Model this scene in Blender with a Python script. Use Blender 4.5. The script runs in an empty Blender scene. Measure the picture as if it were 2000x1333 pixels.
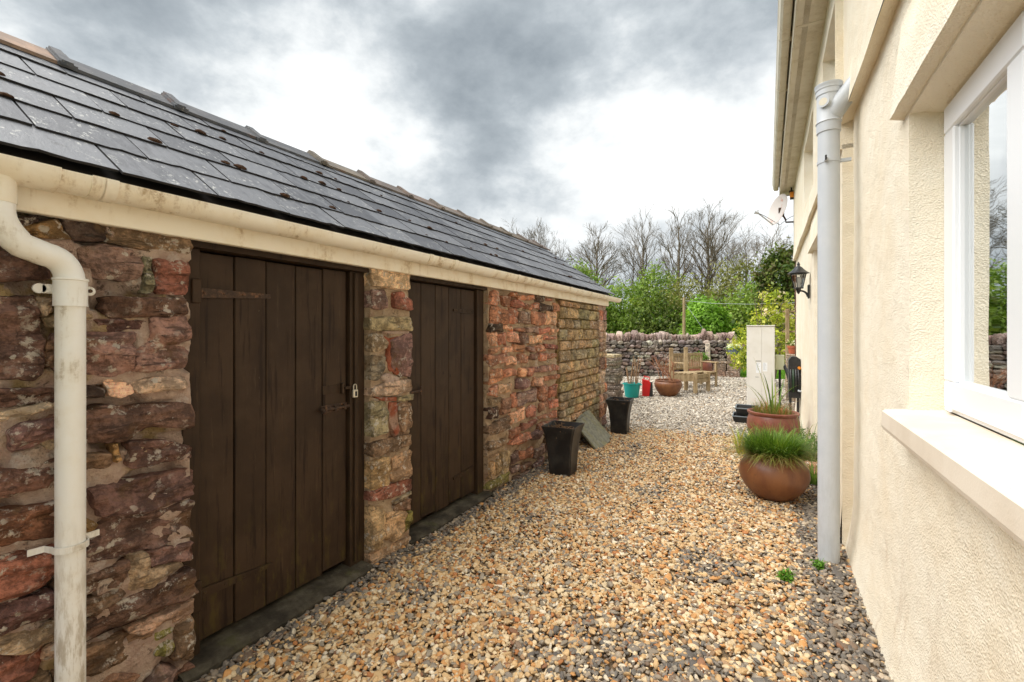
import bpy, math, random
import numpy as np
from mathutils import Vector, Matrix, noise as mnoise
R = math.radians
random.seed(7); NR = np.random.default_rng(7)
scn = bpy.context.scene
COL = scn.collection

# ---------------------------------------------------------------- camera
cd = bpy.data.cameras.new('camera'); cam = bpy.data.objects.new('camera', cd); COL.objects.link(cam)
cam.location = (0, 0, 1.5); cam.rotation_euler = (R(90), 0, math.atan(490/889.0))
cd.sensor_width = 36; cd.lens = 16.0; cd.shift_y = -18.5/2000; cd.clip_start = .02; cd.clip_end = 2000
scn.camera = cam

# ---------------------------------------------------------------- exposure
scn.view_settings.view_transform = 'Standard'; scn.view_settings.look = 'None'
scn.view_settings.exposure = 1.86; scn.view_settings.gamma = 1.0
scn.view_settings.use_curve_mapping = False
scn.cycles.max_bounces = 8; scn.cycles.diffuse_bounces = 6; scn.cycles.transparent_max_bounces = 8
scn.cycles.use_denoising = True

# ---------------------------------------------------------------- node helper
class G:
    def __init__(s, tree): s.t = tree
    def n(s, typ, ins=None, out=0, **props):
        nd = s.t.nodes.new(typ)
        for k, v in props.items(): setattr(nd, k, v)
        for k, v in (ins or {}).items():
            sk = nd.inputs[k]
            if isinstance(v, bpy.types.NodeSocket): s.t.links.new(v, sk)
            elif isinstance(v, (tuple, list)) and sk.type == 'RGBA' and len(v) == 3: sk.default_value = (*v, 1)
            else: sk.default_value = v
        return nd.outputs[out] if out is not None else nd
    def mix(s, a, b, f, mode='MIX'):
        return s.n('ShaderNodeMix', {0: f, 6: a, 7: b}, 2, data_type='RGBA', blend_type=mode)
    def m(s, op, a, b=0.0, c=0.0, clamp=False):
        return s.n('ShaderNodeMath', {0: a, 1: b, 2: c}, operation=op, use_clamp=clamp)
    def noise(s, scale, detail=3, rough=.5, vec=None, out=0, **kw):
        i = {'Scale': scale, 'Detail': detail, 'Roughness': rough}; i.update(kw)
        if vec is not None: i['Vector'] = vec
        return s.n('ShaderNodeTexNoise', i, out)
    def step(s, f, a, b):
        return s.n('ShaderNodeMapRange', {0: f, 1: a, 2: b, 3: 0.0, 4: 1.0}, interpolation_type='SMOOTHSTEP')
    def ramp(s, f, stops):
        nd = s.n('ShaderNodeValToRGB', {0: f}, None); e = nd.color_ramp.elements
        while len(e) < len(stops): e.new(.5)
        for k, (p, c) in enumerate(stops): e[k].position = p; e[k].color = (*c, 1) if len(c) == 3 else c
        return nd.outputs[0]
    def map(s, vec, scale=(1, 1, 1), loc=(0, 0, 0), rot=(0, 0, 0)):
        return s.n('ShaderNodeMapping', {0: vec, 1: loc, 2: rot, 3: scale})
    def bump(s, h, strength=.5, dist=.01, normal=None):
        i = {'Strength': strength, 'Distance': dist, 'Height': h}
        if normal is not None: i['Normal'] = normal
        return s.n('ShaderNodeBump', i)
def lin(r, g, b):
    f = lambda c: (c/255/12.92) if c/255 <= .04045 else ((c/255+.055)/1.055)**2.4
    return (f(r), f(g), f(b))
MATS = {}
def mat(name, color=(.5, .5, .5), rough=.7, metal=0, spec=.4, build=None, **ext):
    m = bpy.data.materials.new(name); m.use_nodes = True
    b = m.node_tree.nodes['Principled BSDF']; g = G(m.node_tree)
    b.inputs['Base Color'].default_value = (*color, 1); b.inputs['Roughness'].default_value = rough
    b.inputs['Metallic'].default_value = metal; b.inputs['Specular IOR Level'].default_value = spec
    for k, v in ext.items(): b.inputs[k.replace('_', ' ')].default_value = v
    if build:
        r = build(g) or {}
        for k, v in r.items():
            if isinstance(v, bpy.types.NodeSocket): m.node_tree.links.new(v, b.inputs[k])
            else: b.inputs[k].default_value = v
    MATS[name] = m; return m
def objco(g): return g.n('ShaderNodeTexCoord', out=3)
def rndco(g):   # object coordinates shifted by the object's random number, for pieces that share a mesh
    r = g.n('ShaderNodeObjectInfo', out=5)
    k = g.n('ShaderNodeVectorMath', {0: objco(g), 1: g.n('ShaderNodeCombineXYZ', {0: g.m('MULTIPLY', r, 37.), 1: g.m('MULTIPLY', r, 91.), 2: r})}, operation='ADD')
    return k

# ---------------------------------------------------------------- world: broken grey cloud over a pale sky
SUN_DIR = Vector((-.44, -.32, .84)).normalized()
w = bpy.data.worlds.new('World'); scn.world = w; w.use_nodes = True
wt = w.node_tree; wt.nodes.clear(); g = G(wt)
dirv = g.n('ShaderNodeTexCoord', out=0)
sky = g.n('ShaderNodeTexSky', sky_type='NISHITA', sun_disc=False, sun_elevation=math.asin(SUN_DIR.z), sun_rotation=math.atan2(SUN_DIR.x, SUN_DIR.y))
skyb = g.mix((0, 0, 0), sky, .1)
sep = g.n('ShaderNodeSeparateXYZ', {0: dirv}, None)
zc = g.m('ADD', g.m('MAXIMUM', sep.outputs[2], 0.0), .22)
pl = g.n('ShaderNodeCombineXYZ', {0: g.m('DIVIDE', sep.outputs[0], zc), 1: g.m('DIVIDE', sep.outputs[1], zc), 2: 3.7})
dv3 = g.map(dirv, (1.9, 1.9, 3.0), (3.1, 7.7, 1.2))
n1 = g.noise(1.15, 8, .57, dv3, Distortion=.05)
n2 = g.noise(3.4, 7, .60, g.map(dv3, loc=(4.2, 1.3, 0)), Distortion=.1)
val = g.m('ADD', g.m('MULTIPLY', n1, 1.0), g.m('MULTIPLY', n2, .42))
val = g.m('SUBTRACT', val, .185)
def blob(v, d, width, amp):
    dt = g.n('ShaderNodeVectorMath', {0: dirv, 1: Vector(d).normalized()}, 1, operation='DOT_PRODUCT')
    s = g.n('ShaderNodeMapRange', {0: dt, 1: math.cos(R(width)), 2: 1.0, 3: 0.0, 4: amp}, interpolation_type='SMOOTHSTEP')
    return g.m('ADD', v, s)
val = blob(val, (-0.581, 0.821, 0.706), 24, -0.13)
val = blob(val, (-0.522, 0.854, 0.515), 13, -0.07)
val = blob(val, (-0.621, 0.800, 0.358), 11, -0.05)
val = blob(val, (-1.222, 0.469, 0.695), 18, -0.05)
val = blob(val, (-0.837, 0.680, 0.549), 13, 0.07)
val = blob(val, (-0.877, 0.659, 0.661), 9, 0.05)
val = blob(val, (-0.424, 0.908, 0.436), 9, 0.05)
val = blob(val, (-0.108, 1.082, 0.616), 22, 0.09)
val = blob(val, (-0.355, 0.946, 0.661), 8, 0.05)
val = blob(val, (-0.020, 1.131, 0.346), 10, 0.06)
val = blob(val, (-0.187, 1.039, 0.358), 10, 0.02)
val = blob(val, (-0.443, 0.897, 0.279), 10, 0.00)
val = blob(val, (-0.995, 0.593, 0.448), 12, 0.06)
val = blob(val, (-1.409, 0.365, 0.706), 14, -0.05)
grey = g.ramp(val, [(.24, (.30, .345, .385)), (.38, (.43, .48, .52)), (.48, (.60, .65, .685)), (.57, (.84, .875, .89)), (.76, (1.25, 1.27, 1.26))])
cover = g.step(g.noise(.6, 4, .5, g.map(pl, loc=(9, 2, 0))), .2, .32)
colr = g.mix(skyb, grey, g.m('MAXIMUM', cover, .82))
bg = g.n('ShaderNodeBackground', {0: colr, 1: 0.30})
wt.links.new(bg, g.n('ShaderNodeOutputWorld', None, None).inputs[0])

# ---------------------------------------------------------------- the sun behind thin cloud
sl = bpy.data.lights.new('sun', 'SUN'); sl.energy = 1.5; sl.angle = R(70); sl.color = (1, .975, .94)
so = bpy.data.objects.new('sun', sl); COL.objects.link(so); so.location = (-8, -4, 18)
so.rotation_euler = SUN_DIR.to_track_quat('Z', 'Y').to_euler()

# ---------------------------------------------------------------- object helpers
ORG = {}
def thing(name, label, cat, org, group=None, rotz=0.0, loc=None, kind=None):
    o = bpy.data.objects.new(name, None); COL.objects.link(o)
    o.location = loc if loc is not None else org; o.rotation_euler = (0, 0, rotz); o.empty_display_size = .1
    o['label'] = label; o['category'] = cat
    if group: o['group'] = group
    ORG[o] = Vector(org); return o
def root(o):
    while o.parent: o = o.parent
    return o
def tag(o, label, cat, group=None):
    o['label'] = label; o['category'] = cat
    if group: o['group'] = group
    return o
def mesh(name, v, f, smooth=False, sharp=None):
    me = bpy.data.meshes.new(name); me.from_pydata([tuple(p) for p in v], [], [tuple(p) for p in f])
    if smooth:
        me.shade_smooth()
        if sharp: me.set_sharp_from_angle(angle=R(sharp))
    me.update(); return me
def put(name, me, m, parent=None, loc=None, rot=None, scale=None, color=None, frame=True):
    """link a mesh object; a child's location is given in the thing's building frame"""
    o = bpy.data.objects.new(name, me); COL.objects.link(o)
    if m is not None and not me.materials: me.materials.append(MATS[m] if isinstance(m, str) else m)
    L = Vector(loc) if loc is not None else Vector((0, 0, 0))
    if parent:
        o.parent = parent; r = root(parent)
        if frame: L = L - ORG.get(r, Vector((0, 0, 0))) if not parent.parent else L - ORG.get(r, Vector((0, 0, 0))) - parent.location
    o.location = L
    if rot is not None: o.rotation_euler = rot
    if scale is not None: o.scale = scale if hasattr(scale, '__len__') else (scale,)*3
    if color is not None: o.color = (*color, 1)
    return o
class MB:
    """collects solid shapes for one mesh"""
    def __init__(s): s.v = []; s.f = []
    def add(s, v, f):
        k = len(s.v); s.v += [tuple(p) for p in v]; s.f += [tuple(i+k for i in q) for q in f]; return s
    def box(s, a, b, bev=0.0, rot=None, about=None):
        x0, y0, z0 = [min(p, q) for p, q in zip(a, b)]; x1, y1, z1 = [max(p, q) for p, q in zip(a, b)]
        if bev <= 0:
            v = [(x, y, z) for x in (x0, x1) for y in (y0, y1) for z in (z0, z1)]
            f = [(0, 1, 3, 2), (4, 6, 7, 5), (0, 4, 5, 1), (2, 3, 7, 6), (0, 2, 6, 4), (1, 5, 7, 3)]
        else:
            v = []; c = bev
            for x, sx in ((x0, 1), (x1, -1)):
                for y, sy in ((y0, 1), (y1, -1)):
                    for z, sz in ((z0, 1), (z1, -1)):
                        v += [(x, y+sy*c, z+sz*c), (x+sx*c, y, z+sz*c), (x+sx*c, y+sy*c, z)]
            ix = lambda i, j, k, a: ((i*2+j)*2+k)*3+a
            f = []
            for i in (0, 1):
                q = [ix(i, 0, 0, 0), ix(i, 0, 1, 0), ix(i, 1, 1, 0), ix(i, 1, 0, 0)]; f.append(q if i == 0 else q[::-1])
                q = [ix(0, i, 0, 1), ix(1, i, 0, 1), ix(1, i, 1, 1), ix(0, i, 1, 1)]; f.append(q if i == 0 else q[::-1])
                q = [ix(0, 0, i, 2), ix(0, 1, i, 2), ix(1, 1, i, 2), ix(1, 0, i, 2)]; f.append(q if i == 0 else q[::-1])
            for j in (0, 1):
                for k in (0, 1):
                    q = [ix(0, j, k, 1), ix(0, j, k, 2), ix(1, j, k, 2), ix(1, j, k, 1)]; f.append(q if j == k else q[::-1])
                    q = [ix(j, 0, k, 0), ix(j, 0, k, 2), ix(j, 1, k, 2), ix(j, 1, k, 0)]; f.append(q[::-1] if j == k else q)
                    q = [ix(j, k, 0, 0), ix(j, k, 0, 1), ix(j, k, 1, 1), ix(j, k, 1, 0)]; f.append(q if j == k else q[::-1])
            for i in (0, 1):
                for j in (0, 1):
                    for k in (0, 1):
                        q = [ix(i, j, k, 0), ix(i, j, k, 1), ix(i, j, k, 2)]; f.append(q if (i+j+k) % 2 == 0 else q[::-1])
        if rot is not None:
            c = Vector(about) if about is not None else Vector(((x0+x1)/2, (y0+y1)/2, (z0+z1)/2))
            v = [tuple(rot @ (Vector(p)-c)+c) for p in v]
        return s.add(v, f)
    def tube(s, pts, r, n=10, cap=True, arc=None):
        pts = [Vector(p) for p in pts]; rs = r if hasattr(r, '__len__') else [r]*len(pts)
        v = []; up = None
        for i, p in enumerate(pts):
            d = (pts[min(i+1, len(pts)-1)]-pts[max(i-1, 0)]).normalized()
            if up is None: up = d.orthogonal().normalized()
            up = (up-d*up.dot(d)); up = up.normalized() if up.length > 1e-6 else d.orthogonal().normalized()
            q = d.cross(up)
            for k in range(n):
                a = 2*math.pi*k/n; v.append(p+(up*math.cos(a)+q*math.sin(a))*rs[i])
        f = [(i*n+k, i*n+(k+1) % n, (i+1)*n+(k+1) % n, (i+1)*n+k) for i in range(len(pts)-1) for k in range(n)]
        if cap: f += [tuple(range(n))[::-1], tuple(range((len(pts)-1)*n, len(pts)*n))]
        return s.add(v, f)
    def lathe(s, prof, n=28, c=(0, 0, 0), sq=1.0):
        v = [(c[0]+r*math.cos(2*math.pi*k/n), c[1]+r*math.sin(2*math.pi*k/n)*sq, c[2]+z) for r, z in prof for k in range(n)]
        f = [(i*n+k, i*n+(k+1) % n, (i+1)*n+(k+1) % n, (i+1)*n+k) for i in range(len(prof)-1) for k in range(n)]
        f.append(tuple(range(n))[::-1]); f.append(tuple(range((len(prof)-1)*n, len(prof)*n)))
        return s.add(v, f)
    def prism(s, prof, y0, y1):
        """closed profile of (x, z) points pushed along y"""
        n = len(prof)
        v = [(x, y, z) for y in (y0, y1) for x, z in prof]
        f = [(k, (k+1) % n, n+(k+1) % n, n+k) for k in range(n)]
        return s.add(v, f+[tuple(range(n))[::-1], tuple(range(n, 2*n))])
    def build(s, name, m, parent=None, smooth=False, sharp=35, color=None):
        o = Vector((0, 0, 0)) if parent is None else ORG.get(root(parent), Vector((0, 0, 0)))+(parent.location if parent.parent else Vector((0, 0, 0)))
        me = mesh(name, [tuple(Vector(p)-o) for p in s.v], s.f, smooth, sharp)
        return put(name, me, m, parent, frame=False, color=color)
def single(name, mb, m, org, label, cat, group=None, smooth=False, sharp=35, kind=None):
    """a thing that is one mesh"""
    o = Vector(org); me = mesh(name, [tuple(Vector(p)-o) for p in mb.v], mb.f, smooth, sharp)
    ob = put(name, me, m, None, loc=org)
    if kind: ob['kind'] = kind
    if label: ob['label'] = label
    if cat: ob['category'] = cat
    if group: ob['group'] = group
    return ob
def fastmesh(name, V, F, cols=None, smooth=False):
    """big triangle or quad sheets from numpy arrays, with an optional colour per face"""
    V = np.asarray(V, np.float32); F = np.asarray(F, np.int32); k = F.shape[1]
    me = bpy.data.meshes.new(name); me.vertices.add(len(V)); me.vertices.foreach_set('co', V.ravel())
    me.loops.add(F.size); me.loops.foreach_set('vertex_index', F.ravel()); me.polygons.add(len(F))
    me.polygons.foreach_set('loop_start', np.arange(0, F.size, k, dtype=np.int32))
    me.update(calc_edges=True)
    if smooth: me.shade_smooth()
    if cols is not None:
        a = me.attributes.new('col', 'FLOAT_COLOR', 'FACE')
        c = np.ones((len(F), 4), np.float32); c[:, :3] = cols; a.data.foreach_set('color', c.ravel())
    me.validate(); return me
def fbm(x, y, z, o=4): return mnoise.fractal(Vector((x, y, z)), 1.0, 2.0, o)
STONES_LEFT=[('k',[(518,1880),(588,1904),(591,1883),(556,1857),(523,1855)]),('k',[(642,1916),(759,1933),(770,1846),(680,1832),(662,1865)]),('b',[(766,1925),(1059,1925),(1059,1833),(932,1828),(766,1843)]),('o',[(526,1853),(588,1877),(638,1906),(659,1859),(673,1834),(591,1824)]),('p',[(695,1804),(762,1832),(852,1824),(887,1787),(878,1717),(819,1701),(739,1703),(709,1729)]),('g',[(891,1798),(927,1803),(925,1653),(887,1660),(891,1724)]),('r',[(932,1809),(1059,1828),(1059,1665),(932,1658)]),('d',[(762,1633),(1053,1645),(1048,1565),(909,1558),(782,1552),(766,1591)]),('d',[(499,1768),(547,1767),(621,1728),(618,1686),(538,1673),(499,1665),(415,1665),(415,1763)]),('d',[(499,1605),(572,1621),(588,1592),(601,1424),(595,1361),(572,1336),(544,1343),(499,1343),(464,1354),(459,1581)]),('t',[(577,1623),(625,1617),(621,1571),(598,1552),(585,1592)]),('t',[(605,1547),(631,1562),(717,1565),(732,1551),(680,1511),(625,1516)]),('d',[(736,1548),(852,1549),(914,1540),(909,1513),(794,1494),(766,1507)]),('p',[(717,1497),(798,1494),(865,1497),(852,1414),(856,1351),(794,1326),(717,1332),(635,1358),(635,1488)]),('p',[(914,1556),(1038,1562),(1059,1497),(1053,1354),(932,1335),(865,1345),(861,1403),(918,1481)]),('b',[(605,1461),(628,1469),(630,1372),(605,1379)]),('l',[(861,1296),(918,1314),(1038,1306),(1066,1252),(878,1249),(861,1270)]),('l',[(766,1315),(852,1320),(861,1254),(823,1238),(786,1253)]),('k',[(631,1304),(732,1301),(770,1277),(766,1253),(732,1252),(631,1263)]),('d',[(717,1203),(755,1222),(852,1203),(1064,1196),(1072,1074),(914,1109),(831,1067),(717,1087),(635,1109),(635,1202)]),('d',[(499,1314),(631,1300),(631,1249),(499,1250),(415,1250),(415,1319)]),('w',[(499,1237),(615,1256),(628,1240),(572,1216),(547,1198),(499,1198),(464,1204)]),('p',[(514,1169),(547,1194),(631,1193),(631,1128),(575,1104),(523,1094)]),('t',[(595,1113),(631,1128),(709,1088),(709,1055),(611,1087)]),('b',[(638,1071),(717,1048),(786,1037),(790,955),(732,957),(638,987)]),('d',[(835,1067),(965,1047),(1074,993),(1069,948),(965,952),(865,951),(831,985),(848,1023)]),('d',[(499,1039),(591,1037),(628,1050),(631,943),(559,956),(499,949),(429,959),(429,1041)]),('o',[(790,1066),(815,1061),(823,998),(798,994)]),('d',[(720,916),(852,913),(1074,895),(1074,775),(974,768),(852,778),(755,802),(739,856)]),('d',[(762,789),(861,770),(979,761),(1072,764),(1072,603),(971,610),(844,618),(720,639),(720,717),(747,741)]),('o',[(638,834),(717,806),(745,776),(739,753),(717,748),(638,778)]),('r',[(499,910),(631,901),(631,772),(566,780),(499,779),(429,786),(429,909)]),('r',[(499,759),(632,747),(632,638),(599,618),(558,616),(507,611),(457,617),(443,755)]),('d',[(719,593),(775,590),(848,598),(844,559),(823,499),(772,519),(719,521),(635,559),(635,605)]),('p',[(908,598),(1074,578),(1079,491),(990,519),(912,533)]),('t',[(848,618),(903,605),(912,533),(1029,508),(1034,489),(957,470),(930,435),(869,458),(827,492),(844,534)]),('b',[(719,507),(819,496),(835,462),(764,450),(756,420),(719,431),(635,473),(635,532)]),('d',[(764,445),(869,450),(957,449),(1074,460),(1079,339),(844,337),(795,344),(719,345),(635,359),(635,450),(719,421)]),('t',[(844,321),(1079,322),(1074,257),(990,254),(925,254),(852,296)]),('d',[(499,603),(628,590),(632,488),(558,502),(499,502),(443,518),(443,600)]),('t',[(499,494),(632,475),(632,407),(574,401),(499,439),(457,461),(457,498)]),('r',[(499,431),(599,404),(593,345),(558,319),(499,317),(443,335),(443,445)]),('t',[(602,388),(635,395),(635,305),(619,315),(596,357)]),('b',[(719,326),(844,301),(925,248),(916,154),(886,127),(795,186),(719,203),(635,223),(635,345)]),('m',[(934,248),(1004,240),(1009,134),(985,132),(930,161)]),('b',[(1009,243),(1079,254),(1079,51),(999,101)]),('p',[(890,46),(943,121),(1014,62),(976,25),(971,-10)]),('b',[(976,25),(1079,40),(1079,-78),(971,-10)]),('b',[(558,306),(599,328),(619,302),(622,223),(558,254)]),('b',[(723,195),(783,189),(881,119),(877,45),(723,153)])]
STONES_PIER=[('s',[(2125,1922),(2491,1912),(2485,1797),(2256,1795),(2125,1796)]),('p',[(2125,1768),(2250,1778),(2261,1660),(2211,1642),(2125,1650)]),('r',[(2337,1764),(2409,1778),(2511,1725),(2511,1650),(2337,1660)]),('v',[(2125,1595),(2504,1606),(2504,1505),(2409,1513),(2125,1504)]),('v',[(2125,1488),(2222,1488),(2273,1430),(2256,1381),(2125,1366)]),('p',[(2301,1438),(2373,1462),(2511,1487),(2504,1180),(2397,1189),(2325,1229),(2301,1330)]),('g',[(2125,1346),(2256,1332),(2244,1251),(2178,1184),(2125,1189)]),('t',[(2125,1134),(2233,1162),(2504,1162),(2508,1074),(2290,1066),(2125,1086)]),('v',[(2373,1047),(2517,1051),(2517,1011),(2409,1012),(2361,1023)]),('v',[(2125,1048),(2256,1030),(2278,928),(2267,831),(2200,820),(2125,823)]),('b',[(2379,1005),(2511,986),(2511,819),(2409,795),(2373,912)]),('b',[(2125,779),(2256,784),(2498,769),(2504,689),(2325,686),(2125,689)]),('e',[(2125,669),(2290,661),(2290,496),(2267,477),(2125,480)]),('e',[(2325,644),(2504,662),(2498,462),(2325,477),(2296,510)]),('r',[(2125,472),(2498,453),(2504,373),(2337,365),(2125,409)]),('v',[(2313,347),(2504,364),(2498,339),(2337,319)]),('e',[(2125,377),(2233,325),(2256,243),(2222,109),(2178,79),(2125,93)]),('e',[(2261,282),(2337,272),(2459,230),(2409,93),(2337,71),(2244,116)]),('b',[(2337,314),(2504,311),(2498,225),(2337,272)]),('m',[(2459,221),(2504,223),(2498,94),(2409,85)]),('e',[(2125,62),(2178,63),(2485,46),(2485,-23),(2125,-17)])]
MORTAR_PATCH=[('R',[(2228,1480),(2290,1463),(2385,1479),(2290,1413),(2301,1264),(2409,1196),(2361,1192),(2278,1232),(2261,1316),(2278,1397)]),('R',[(2278,1035),(2367,1023),(2373,878),(2397,806),(2337,767),(2301,824),(2278,928)]),('R',[(2125,1082),(2290,1057),(2367,1052),(2367,1018),(2211,1043)]),('K',[(2195,1206),(2278,1224),(2409,1171),(2313,1138),(2233,1162)]),('K',[(2222,1504),(2498,1505),(2498,1483),(2233,1484)])]
STONES_RED=[('q',(3567,1747,3764,1888)),('q',(3781,1741,3960,1862)),('q',(3978,1849,4112,1903)),('q',(3997,1742,4253,1833)),('q',(4273,1726,4445,1812)),('q',(4456,1739,4640,1818)),('q',(4132,1836,4512,1901)),('k',(4535,1837,4773,1907)),('q',(4798,1842,5004,1894)),('k',(4640,1731,4991,1823)),('q',(5004,1746,5183,1843)),('q',(3567,1573,3905,1735)),('q',(3923,1574,4102,1743)),('p',(4122,1581,4401,1725)),('q',(4412,1561,4785,1727)),('a',(4798,1565,5113,1727)),('k',(3567,1506,3825,1585)),('a',(3842,1511,4016,1555)),('q',(4043,1502,4294,1557)),('p',(4315,1483,4604,1546)),('q',(4616,1467,4912,1543)),('a',(4925,1471,5155,1551)),('a',(3567,1365,3705,1494)),('q',(3721,1365,3887,1498)),('a',(3896,1383,4161,1489)),('p',(4171,1372,4347,1488)),('a',(4369,1367,4736,1464)),('q',(4748,1384,5141,1451)),('q',(3567,1295,3772,1353)),('a',(3798,1289,4006,1359)),('q',(4025,1280,4273,1361)),('p',(4305,1277,4535,1354)),('q',(4546,1273,4785,1353)),('r',(4798,1284,5141,1357)),('q',(3567,1178,3869,1286)),('a',(3896,1165,4083,1258)),('q',(4102,1161,4358,1267)),('p',(4401,1176,4593,1259)),('q',(4604,1154,4810,1255)),('q',(4823,1173,5141,1251)),('q',(3567,1020,3798,1162)),('q',(3807,1045,4122,1136)),('a',(4132,1024,4315,1131)),('q',(4326,1016,4490,1113)),('p',(4512,1030,4874,1125)),('q',(4886,1037,5183,1100)),('a',(3781,982,4062,1016)),('p',(4073,897,4423,1010)),('a',(4467,896,4736,995)),('q',(4760,917,5183,989)),('q',(3567,888,3721,996)),('a',(3730,889,3997,987)),('b',(3568,811,3775,872)),('b',(3784,685,3951,857)),('q',(3970,721,4099,880)),('p',(4120,727,4552,872)),('q',(4612,708,4841,888)),('q',(4895,714,5132,858)),('k',(3568,686,3730,798)),('a',(3961,563,4289,703)),('q',(4311,559,4552,699)),('q',(4600,594,4895,694)),('q',(4922,577,5161,689)),('b',(3577,528,3932,658)),('q',(3951,434,4172,527)),('r',(4193,457,4552,530)),('q',(4564,485,4881,548)),('q',(4908,458,5147,535)),('b',(3568,383,3922,469)),('q',(3970,336,4412,430)),('p',(4423,295,4750,407)),('e',(3568,313,3775,365)),('e',(3568,140,3669,296)),('e',(3678,136,3775,277)),('e',(3793,104,3961,330)),('p',(3990,152,4151,275)),('q',(4172,134,4458,242)),('b',(4193,242,4458,281)),('p',(4481,87,4802,200)),('p',(4469,-23,4750,69)),('p',(3990,58,4151,143)),('b',(4172,27,4435,115)),('m',(3568,19,3951,123)),('p',(4009,-32,4366,24)),('q',(4600,373,4855,468)),('p',(4881,330,5161,440)),('b',(4802,192,5161,301)),('p',(4828,77,5161,176))]
# ---------------------------------------------------------------- materials
def m_stone(g):
    c = objco(g); oc = g.n('ShaderNodeObjectInfo', out=1); P = rndco(g)
    big = g.noise(9, 5, .62, P); fine = g.noise(55, 4, .7, P); strat = g.noise(1, 4, .6, g.map(P, (30, 6, 46)))
    base = g.mix(oc, (.72, .70, .68), 1, 'MULTIPLY'); base = g.mix(base, g.mix(oc, (1.85, 1.78, 1.70), 1, 'MULTIPLY'), g.step(g.m('ADD', g.m('MULTIPLY', big, .6), g.m('MULTIPLY', fine, .4)), .42, .60))
    base = g.mix(base, g.mix(oc, (.50, .48, .47), 1, 'MULTIPLY'), g.step(strat, .53, .66))
    base = g.mix(base, lin(118, 92, 62), g.m('MULTIPLY', g.step(g.noise(6, 4, .6, g.map(P, loc=(3, 8, 1))), .58, .70), .55))
    lich = g.m('MULTIPLY', g.step(g.noise(19, 6, .75, g.map(P, loc=(7, 1, 2))), .545, .62), g.step(g.noise(4, 2, .5, g.map(P, loc=(1, 5, 2))), .38, .56))
    base = g.mix(base, lin(212, 202, 188), g.m('MULTIPLY', lich, .85))
    dots = g.n('ShaderNodeTexVoronoi', {'Vector': g.n('ShaderNodeVectorMath', {0: P, 1: g.n('ShaderNodeVectorMath', {0: g.noise(60, 4, .7, P, 1), 3: .03}, operation='SCALE')}, operation='ADD'), 'Scale': 17., 'Randomness': 1.})
    dm = g.m('MULTIPLY', g.step(dots, .24, .17), g.step(g.noise(3, 2, .5, g.map(P, loc=(6, 6, 2))), .5, .58))
    base = g.mix(base, lin(205, 196, 182), g.m('MULTIPLY', dm, .8))
    h = g.m('ADD', g.m('MULTIPLY', big, .6), g.m('ADD', g.m('MULTIPLY', fine, .28), g.m('MULTIPLY', strat, .5)))
    return {'Base Color': base, 'Roughness': g.m('ADD', .72, g.m('MULTIPLY', fine, .25)), 'Normal': g.bump(h, 1.0, .05)}
mat('stone', build=m_stone, spec=.3)
def m_mortar(c1, c2, c3):
    def f(g):
        c = objco(g); a = g.noise(14, 5, .65, c); b = g.noise(70, 4, .7, c)
        col = g.mix(c1, c2, g.step(a, .35, .65)); col = g.mix(col, (.75, .71, .66), g.m('MULTIPLY', g.step(g.noise(11, 5, .7, g.map(c, loc=(1, 8, 6))), .55, .66), .45)); col = g.mix(col, c3, g.step(g.noise(5, 3, .6, g.map(c, loc=(4, 4, 4))), .55, .68))
        col = g.mix(col, lin(70, 52, 44), g.m('MULTIPLY', g.step(g.noise(20, 4, .7, g.map(c, loc=(9, 3, 1))), .58, .68), .7))
        return {'Base Color': col, 'Normal': g.bump(g.m('ADD', a, g.m('MULTIPLY', b, .8)), 1.0, .03)}
    return f
mat('mortar_pink', rough=.95, spec=.2, build=m_mortar(lin(190, 160, 144), lin(214, 190, 172), lin(182, 156, 112)))
mat('mortar_cream', rough=.95, spec=.2, build=m_mortar(lin(190, 162, 134), lin(210, 186, 156), lin(176, 142, 116)))
mat('mortar_olive', rough=.95, spec=.2, build=m_mortar(lin(132, 108, 66), lin(158, 134, 92), lin(120, 100, 52)))
mat('mortar_red', rough=.95, spec=.2, build=m_mortar(lin(160, 86, 60), lin(176, 112, 88), lin(184, 150, 130)))
def m_slate(g):
    P = rndco(g); r = g.n('ShaderNodeObjectInfo', out=5)
    st = g.noise(1, 5, .65, g.map(P, (7, 30, 7))); fine = g.noise(1, 4, .7, g.map(P, (40, 130, 40)))
    base = g.mix(lin(74, 76, 82), lin(108, 110, 115), g.step(g.m('ADD', st, g.m('MULTIPLY', g.m('SUBTRACT', r, .5), .35)), .35, .65))
    lich = g.m('MULTIPLY', g.step(g.noise(1, 5, .75, g.map(P, (30, 44, 30), (3, 3, 3))), .56, .63), g.step(g.noise(5, 3, .5, g.map(P, loc=(5, 1, 7))), .46, .60))
    base = g.mix(base, lin(190, 190, 184), g.m('MULTIPLY', lich, .85))
    dark = g.step(g.noise(9, 4, .7, g.map(P, loc=(2, 7, 7))), .62, .72); base = g.mix(base, lin(52, 50, 52), g.m('MULTIPLY', dark, .6))
    return {'Base Color': base, 'Roughness': g.m('ADD', .42, g.m('MULTIPLY', st, .35)), 'Normal': g.bump(g.m('ADD', st, g.m('MULTIPLY', fine, .5)), .45, .006)}
mat('slate', build=m_slate, spec=.5); mat('slate_edge_shade', lin(46, 44, 44), .9)  # near-black edge colour paints in the shadow lines between slate courses
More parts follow.
